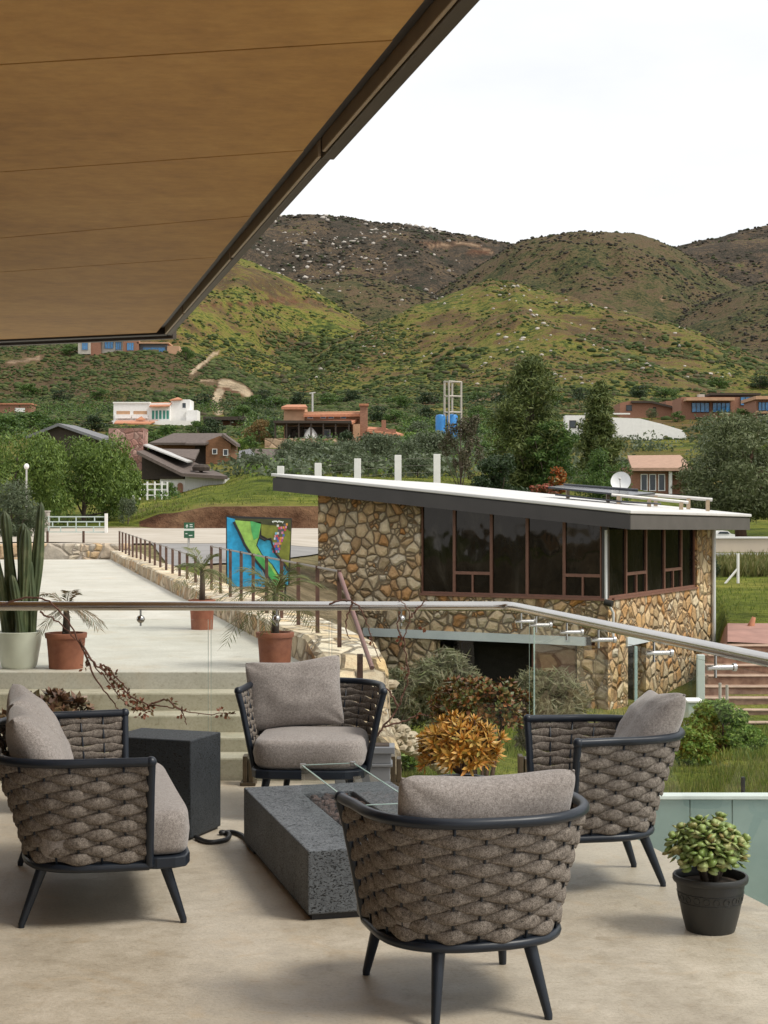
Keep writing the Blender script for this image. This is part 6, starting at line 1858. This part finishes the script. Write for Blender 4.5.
def rosette(vs, fs, c, ax, R_, n, rg, wid=.30, lift=.5):
    """pointed fleshy leaves arranged in a rosette round the axis ax"""
    ax = Vector(ax).normalized(); a = ax.orthogonal().normalized(); b = ax.cross(a)
    for k in range(n):
        f = k / n; an = k * 2.39996 + rg.uniform(-.15, .15); el = (.15 + 1.15 * f) * 1.0
        L = R_ * (1.0 - .55 * f) * rg.uniform(.85, 1.1)
        d = (a * math.cos(an) + b * math.sin(an)) * math.cos(el) + ax * math.sin(el)
        s = ax.cross(d).normalized(); u = d.cross(s).normalized()
        if u.dot(ax) < 0: u = -u
        p0 = c + d * L * .08; w_ = L * wid
        pts = [p0 - s * w_ * .4, p0 + s * w_ * .4, c + d * L * .6 + s * w_ * .62 + u * L * .02, c + d * L * 1.0 + u * L * .10, c + d * L * .6 - s * w_ * .62 + u * L * .02, c + d * L * .55 - u * w_ * .30]
        n0 = len(vs); vs.extend(tuple(p) for p in pts)
        fs.extend([(n0, n0 + 1, n0 + 5), (n0 + 1, n0 + 2, n0 + 5), (n0 + 2, n0 + 3, n0 + 5), (n0 + 3, n0 + 4, n0 + 5), (n0 + 4, n0, n0 + 5), (n0, n0 + 4, n0 + 2), (n0, n0 + 2, n0 + 1), (n0 + 2, n0 + 4, n0 + 3)])

def succulent(t, rx, ry, rz, zc, nros, R_, mat, seed, stems=True, wid=.30, nl=13):
    rg = random.Random(seed); vs, fs = [], []
    st_ = MB()
    for k in range(nros):
        z = 1 - 2 * (k + .5) / nros * .72; an = k * 2.39996
        r = math.sqrt(max(0, 1 - z * z))
        d = V(math.cos(an) * r, math.sin(an) * r, z) * rg.uniform(.68, 1.18)
        c = V(d.x * rx, d.y * ry, zc + d.z * rz)
        ax = V(d.x, d.y, d.z * .8 + .45)
        rosette(vs, fs, c, ax, R_ * rg.uniform(.75, 1.2), nl, rg, wid)
        st_.tube([V(d.x * .02, d.y * .02, zc - rz * .7), V(d.x * rx * .5, d.y * ry * .5, zc - rz * .25), c], [.008, .006, .004], 5)
    q = MB(); q.add(vs, fs); q.build('leaves', mat, t)
    st_.build('stems', m_bark2, t)

def leafy(mats): return leaf_mat(*mats)
L_or = leaf_mat('orange_succulent', [(.50, .19, .03), (.64, .30, .05), (.48, .28, .05), (.74, .44, .12), (.30, .25, .05), (.60, .26, .04)], .4, .12, .4)
L_rg = leaf_mat('red_green_succulent', [(.06, .095, .022), (.22, .06, .025), (.11, .145, .03), (.32, .11, .035), (.06, .085, .02), (.12, .14, .035)], .4, .1, .4)
L_br = leaf_mat('brown_succulent', [(.10, .055, .035), (.19, .10, .06), (.10, .09, .045), (.26, .15, .085)], .4, .1, .4)
L_jade = leaf_mat('jade_leaf', [(.17, .25, .06), (.26, .35, .095), (.34, .43, .14), (.40, .45, .18), (.42, .32, .12)], .35, .15, .5)
L_palm = leaf_mat('palm_leaf', [(.08, .11, .03), (.12, .15, .045), (.16, .17, .06), (.20, .18, .07)], .5, .25)
L_dryp = leaf_mat('dried_palm_leaf', [(.16, .11, .06), (.24, .17, .09), (.12, .09, .05), (.10, .12, .04)], .7, .2)

p = V(.40, 8.28, 0)
t = thing('orange_succulent', 'orange rosetted succulent in a dark pot behind the nearest chair', 'potted plant', tuple(p))
pot(t, .10, .14, .20, m_blackpot); succulent(t, .195, .18, .155, .34, 120, .072, L_or, 4, wid=.20, nl=15)
q_ = P(480, 720, 10.3); p = V(q_.x, q_.y, zt(q_.x, q_.y))
t = thing('red_succulent', 'dark green and red leaved bush growing just beyond the glass corner', 'bush', tuple(p))
succulent(t, .29, .24, .19, .30 - p.z, 260, .055, L_rg, 5, wid=.40)
st_ = MB()
for k in range(14):
    a_ = k * 2.4; st_.tube([V(.03 * math.cos(a_), .03 * math.sin(a_), -.05), V(.09 * math.cos(a_), .08 * math.sin(a_), (.30 - p.z) * .5), V(.17 * math.cos(a_), .14 * math.sin(a_), .27 - p.z)], [.014, .010, .006], 6)
st_.build('trunk', m_bark2, t, True)
p = V(-1.78, 8.45, 0)
t = thing('brown_succulent', 'brown rosetted succulent in a pot behind the lounge sofa', 'potted plant', tuple(p))
pot(t, .12, .15, .34, m_blackpot); succulent(t, .21, .18, .125, .475, 60, .075, L_br, 6, wid=.5)

# jade plant in a black pot
p = V(1.238, 6.07, 0)
t = thing('jade_plant', 'round leaved jade plant in a black plastic pot on the terrace floor', 'potted plant', tuple(p))
q = MB()
q.lathe([(.001, 0), (.090, 0), (.093, .006), (.107, .06), (.120, .125), (.128, .175), (.128, .185), (.139, .186), (.142, .192), (.142, .206), (.139, .211), (.131, .211), (.127, .20), (.125, .18)], seg=48)
for s in range(2):
    z0 = .112 + s * .036
    pts = [V((.1165 + s * .0075 + .0016) * math.cos(2 * math.pi * k / 60), (.1165 + s * .0075 + .0016) * math.sin(2 * math.pi * k / 60), z0) for k in range(60)]
    q.tube(pts, .0013, 5, closed=True)
q.build('pot', m_blackpot, t, True, auto=40)
q = MB()
for k in range(20):
    a0 = 2 * math.pi * k / 20
    for rr in (.030,):
        pts = []
        for j in range(13):
            a = math.pi * 2 * j / 12; aa = a0 + .10 * math.cos(a); zz = .130 + .012 * math.sin(a)
            r_ = .1165 + (zz - .112) / .036 * .0075 + .0016; pts.append(V(r_ * math.cos(aa), r_ * math.sin(aa), zz))
        q.tube(pts, .0011, 4)
q.build('relief_band', m_blackpot, t, True)
q = MB(); q.lathe([(.126, .178), (.06, .186), (.001, .19)], seg=24); q.build('soil', m_soil, t, True)
rgj = random.Random(14); vs, fs = [], []; br = MB()
tips = []
for k in range(38):
    z = 1 - 2 * (k + .5) / 38 * .80; an = k * 2.39996; r = math.sqrt(max(0, 1 - z * z)); s = rgj.uniform(.66, 1.06)
    tips.append(V(math.cos(an) * r * .145 * s, math.sin(an) * r * .145 * s, .325 + z * .100 * s))
for k in range(5):
    a = k * 1.3; br.tube([V(.02 * math.cos(a), .02 * math.sin(a), .17), V(.045 * math.cos(a), .045 * math.sin(a), .24), V(.08 * math.cos(a), .08 * math.sin(a), .31)], [.012, .010, .006], 7)
for c in tips: br.tube([V(c.x * .4, c.y * .4, .24), V(c.x * .75, c.y * .75, c.z - .02), c], [.006, .005, .003], 5)
for c in tips:
    ax = V(c.x * 4, c.y * 4, (c.z - .27) * 5 + .4).normalized(); a_ = ax.orthogonal().normalized(); b_ = ax.cross(a_)
    for k in range(10):
        f = (k // 2) / 5; an = (k % 2) * math.pi + (k // 2) * 1.75 + rgj.uniform(-.3, .3); el = .05 + .85 * f + rgj.uniform(-.15, .15); L = .046 * (1.1 - .4 * f) * rgj.uniform(.85, 1.25)
        d = (a_ * math.cos(an) + b_ * math.sin(an)) * math.cos(el) + ax * math.sin(el)
        s = ax.cross(d); s = s.normalized() if s.length > .01 else a_
        u = d.cross(s).normalized()
        o_ = c - ax * .030 * (1 - f)
        # obovate fleshy leaf
        out = [(.0, .10), (.35, .30), (.65, .43), (.88, .34), (1.0, .0)]
        ring = [(l, w_) for l, w_ in out] + [(l, -w_) for l, w_ in out[-2::-1]]
        n0 = len(vs); m_ = len(ring)
        vs.extend(tuple(o_ + d * (l * L) + s * (w_ * L) + u * (.10 * L * l * l)) for l, w_ in ring)
        vs.append(tuple(o_ + d * (.6 * L) + u * (.17 * L))); vs.append(tuple(o_ + d * (.6 * L) - u * (.07 * L)))
        for i in range(m_): j = (i + 1) % m_; fs.append((n0 + i, n0 + j, n0 + m_)); fs.append((n0 + j, n0 + i, n0 + m_ + 1))
q = MB(); q.add(vs, fs); q.build('leaves', L_jade, t, True); br.build('stems', m_bark, t, True)

# grey moulded planter behind the far chair
t = thing('grey_planter', 'slate grey moulded planter box behind the far lounge chair', 'planter', (-.12, 9.03, 0))
q = MB(); q.box(-.165, .165, -.075, .075, 0, .03); q.box(-.155, .155, -.07, .07, .0301, .15); q.box(-.168, .168, -.08, .08, .1501, .168); q.box(-.160, .160, -.075, .075, .1681, .225); q.box(-.18, .18, -.088, .088, .2251, .262)
q.build('box', m_greyplan, t, bevel=.004)
q = MB(); q.box(-.15, .15, -.06, .06, .2621, .268); q.build('soil', m_soil, t)

# tall cactus in a pale bowl, palms in terracotta
def cactus_col(q, base, top, r, ribs=9, lean=(0, 0)):
    base, top = Vector(base), Vector(top); n = 26; seg = ribs * 4; vs, fs = [], []
    for i in range(n + 1):
        f = i / n; c = base.lerp(top, f) + V(lean[0] * math.sin(f * 3), lean[1] * math.sin(f * 3), 0)
        rr = r * (.86 + .14 * math.sin(f * 9 + base.x * 40)) * (1 if f < .86 else math.sqrt(max(.004, 1 - ((f - .86) / .14) ** 2)))
        for k in range(seg):
            a = 2 * math.pi * k / seg; m_ = .70 + .30 * abs(math.cos(a * ribs / 2)) ** .6
            vs.append(c + V(math.cos(a) * rr * m_, math.sin(a) * rr * m_, 0))
    for i in range(n):
        for k in range(seg): l = (k + 1) % seg; fs.append((i * seg + k, i * seg + l, (i + 1) * seg + l, (i + 1) * seg + k))
    fs.append(tuple(n * seg + k for k in range(seg))); q.add(vs, fs)
def cactus_mat():
    m, t, b = new_mat('dark_green_cactus'); v = coords(t, (1, 1, .5))
    c = ramp(t, noise(t, v, 14, 5, .6), [(.3, (.035, .058, .020)), (.55, (.085, .11, .042)), (.75, (.22, .22, .11))])
    t.links.new(c, b.inputs['Base Color']); b.inputs['Roughness'].default_value = .55; return m
m_cact = cactus_mat()
p = P(19, 669, 10.62); p.z = .539
t = thing('columnar_cactus', 'tall dark columnar cactus in a pale green bowl above the stairs', 'potted plant', tuple(p))
q = MB(); q.lathe([(.001, 0), (.105, 0), (.118, .02), (.142, .16), (.150, .232), (.152, .240), (.144, .243), (.139, .225)], seg=40); q.build('pot', m_celadon, t, True, auto=45)
q = MB(); q.lathe([(.140, .215), (.001, .222)], seg=24); q.build('soil', m_soil, t, True)
for (x0, x1, yt, r, dy) in ((18, 22, 524, .044, .03), (32, 40, 503, .042, .03), (12, 3, 512, .046, .03), (24, 28, 528, .044, -.06), (36, 30, 560, .036, -.03), (5, -8, 540, .042, -.02), (26, 16, 575, .03, -.1)):
    u = 10.62 / F; q = MB()
    cactus_col(q, ((x0 - 19) * u * .8, dy, .2), ((x1 - 19) * u, dy * 1.2, (669 - yt) * u), r, 8, (.006, 0)); q.build('column', m_cact, t, True)

def palm(name, label, px, d, pot_r, pot_h, top, nf, L, mats, seed, z=.539, py=None, trunk=.16):
    q0 = P(px, HY, d); t = thing(name, label, 'potted plant', (q0.x, d, z)); rg = random.Random(seed)
    pot(t, pot_r * .82, pot_r - .008, pot_h, m_terrapot, .012, .035)
    q = MB(); q.tube([V(0, 0, pot_h - .03), V(.005, 0, pot_h + trunk * .5), V(.0, 0, pot_h + trunk)], [.028, .024, .017], 9); q.build('stem', m_bark, t, True)
    vs, fs = [], []; stm = MB()
    for k in range(nf):
        an = k * 2.39996; el = rg.uniform(-.05, 1.25); ln = L * rg.uniform(.7, 1.1)
        p0 = V(0, 0, pot_h + trunk - .01); pts = []
        for i in range(12):
            f = i / 11
            pts.append(p0 + V(math.cos(an) * math.cos(el) * ln * f, math.sin(an) * math.cos(el) * ln * f, ln * f * math.sin(el) - ln * .75 * f * f * (1 - .3 * el)))
        stm.tube(pts, [.004 - .0028 * i / 11 for i in range(12)], 4)
        for i in range(2, 12):
            dd = (pts[i] - pts[i - 1]).normalized(); sd_ = dd.cross(V(0, 0, 1)); sd_ = sd_.normalized() if sd_.length > .05 else V(1, 0, 0)
            for s in (-1, 1):
                for q_ in (0, .5):
                    b_ = pts[i - 1].lerp(pts[i], q_); l_ = ln * .32 * math.sin(.25 + 2.5 * i / 12) * rg.uniform(.8, 1.15)
                    e = b_ + (sd_ * s * .75 + dd * .75 + V(0, 0, rg.uniform(-.1, .25))).normalized() * l_; e.z -= l_ * .25
                    w_ = dd * .0055; n0 = len(vs); m_ = b_.lerp(e, .45) + V(0, 0, l_ * .06)
                    vs.extend([tuple(b_ - w_ * .4), tuple(m_ - w_), tuple(e), tuple(m_ + w_)]); fs.append((n0, n0 + 1, n0 + 2, n0 + 3))
    q = MB(); q.add(vs, fs); q.build('fronds', mats, t); stm.build('frond_stalks', mats, t)
palm('potted_palm', 'half dried small palm in a terracotta pot next to the cactus bowl', 66, 10.6, .135, .235, 0, 11, .30, L_dryp, 3, trunk=.17)
palm('potted_palm', 'small green palm in a terracotta pot midway along the walkway wall', 202, 14.0, .115, .26, 0, 16, .42, L_palm, 4, trunk=.26)
palm('potted_palm', 'green palm in a terracotta pot at the top of the stairs by the wall', 275, 10.72, .125, .23, 0, 18, .46, L_palm, 5, trunk=.26)

# thorny vine trained along the balustrade
m_vine = pmat('brown_vine', (.12, .055, .035), .8, .3, 20)
L_vine = leaf_mat('vine_leaf', [(.20, .06, .03), (.28, .10, .05), (.13, .06, .04), (.12, .11, .04), (.24, .05, .03)], .5, .25)
def vine(name, label, lines, tufts, seed, depth):
    o = lines[0][0]; q0 = P(o[0], o[1], depth); t = thing(name, label, 'vine', tuple(q0)); rg = random.Random(seed)
    q = MB(); vs, fs = [], []
    for ln in lines:
        pts = smooth([P(x, y, depth + (dd if len(rest) == 0 else rest[0])) - q0 for x, y, dd, *rest in [(a[0], a[1], a[2] if len(a) > 2 else 0) for a in ln]], 6)
        pts = [p_ + V(rg.uniform(-.006, .006), rg.uniform(-.006, .006), rg.uniform(-.006, .006)) for p_ in pts]
        n = len(pts); q.tube(pts, [.0065 * (1 - .65 * i / n) for i in range(n)], 5)
        for i in range(0, n - 1, 2):
            d = V(rg.uniform(-1, 1), rg.uniform(-1, 1), rg.uniform(-.4, 1)).normalized() * .022
            q.tube([pts[i], pts[i] + d], [.0018, .0004], 4)
    q.build('stems', m_vine, t)
    for x, y, r, n in tufts:
        c = P(x, y, depth) - q0
        for k in range(n):
            s = V(rg.gauss(0, 1), rg.gauss(0, 1), rg.gauss(0, 1)).normalized(); b_ = c + s * r * rg.random()
            d = (s + V(rg.uniform(-.6, .6), rg.uniform(-.6, .6), rg.uniform(-.6, .6))).normalized() * rg.uniform(.018, .036); w_ = d.orthogonal().normalized() * .010
            w_ = Matrix.Rotation(rg.uniform(0, 6), 3, d) @ w_
            n0 = len(vs); vs.extend([tuple(b_), tuple(b_ + d * .5 + w_), tuple(b_ + d), tuple(b_ + d * .5 - w_)]); fs.append((n0, n0 + 1, n0 + 2, n0 + 3))
    q = MB(); q.add(vs, fs); q.build('leaves', L_vine, t)
vine('thorny_vine', 'thorny vine with small red leaves hanging from the rail before the stairs', [
    [(2, 604), (30, 598), (52, 604), (70, 626), (84, 652), (100, 672), (116, 692), (130, 706), (146, 712)],
    [(80, 640), (92, 660), (110, 676), (124, 690), (140, 702), (158, 706), (176, 708), (200, 714), (236, 713)],
    [(84, 652), (96, 680), (112, 700), (120, 712)],
    [(100, 664), (108, 668), (122, 684), (134, 698), (148, 704)], [(150, 704), (166, 700), (182, 712), (186, 724)], [(40, 612), (58, 622), (76, 640)]],
    [(113, 676, .03, 14), (118, 690, .045, 30), (126, 698, .045, 30), (138, 706, .05, 36), (143, 712, .04, 30), (106, 672, .03, 12), (172, 702, .025, 10), (181, 714, .02, 8), (222, 713, .025, 12), (228, 716, .02, 10), (86, 668, .02, 8), (150, 708, .03, 14)], 3, 9.17)
vine('thorny_vine', 'bare thorny vine twisting over the rail in front of the stone house', [
    [(372, 742), (384, 726), (398, 706), (405, 690), (408, 670), (404, 640), (410, 618), (404, 604), (398, 600)],
    [(330, 604), (342, 600), (356, 604), (366, 620), (372, 640), (380, 662)], [(398, 706), (388, 690), (376, 684), (366, 690)],
    [(404, 640), (398, 626), (400, 610)], [(410, 618), (420, 606), (426, 600)], [(384, 726), (402, 722), (418, 714), (428, 716)], [(352, 602), (346, 622), (350, 640)]],
    [(407, 672, .025, 12), (402, 640, .02, 6), (418, 714, .02, 6), (372, 640, .015, 5), (424, 628, .02, 8)], 5, 9.19)
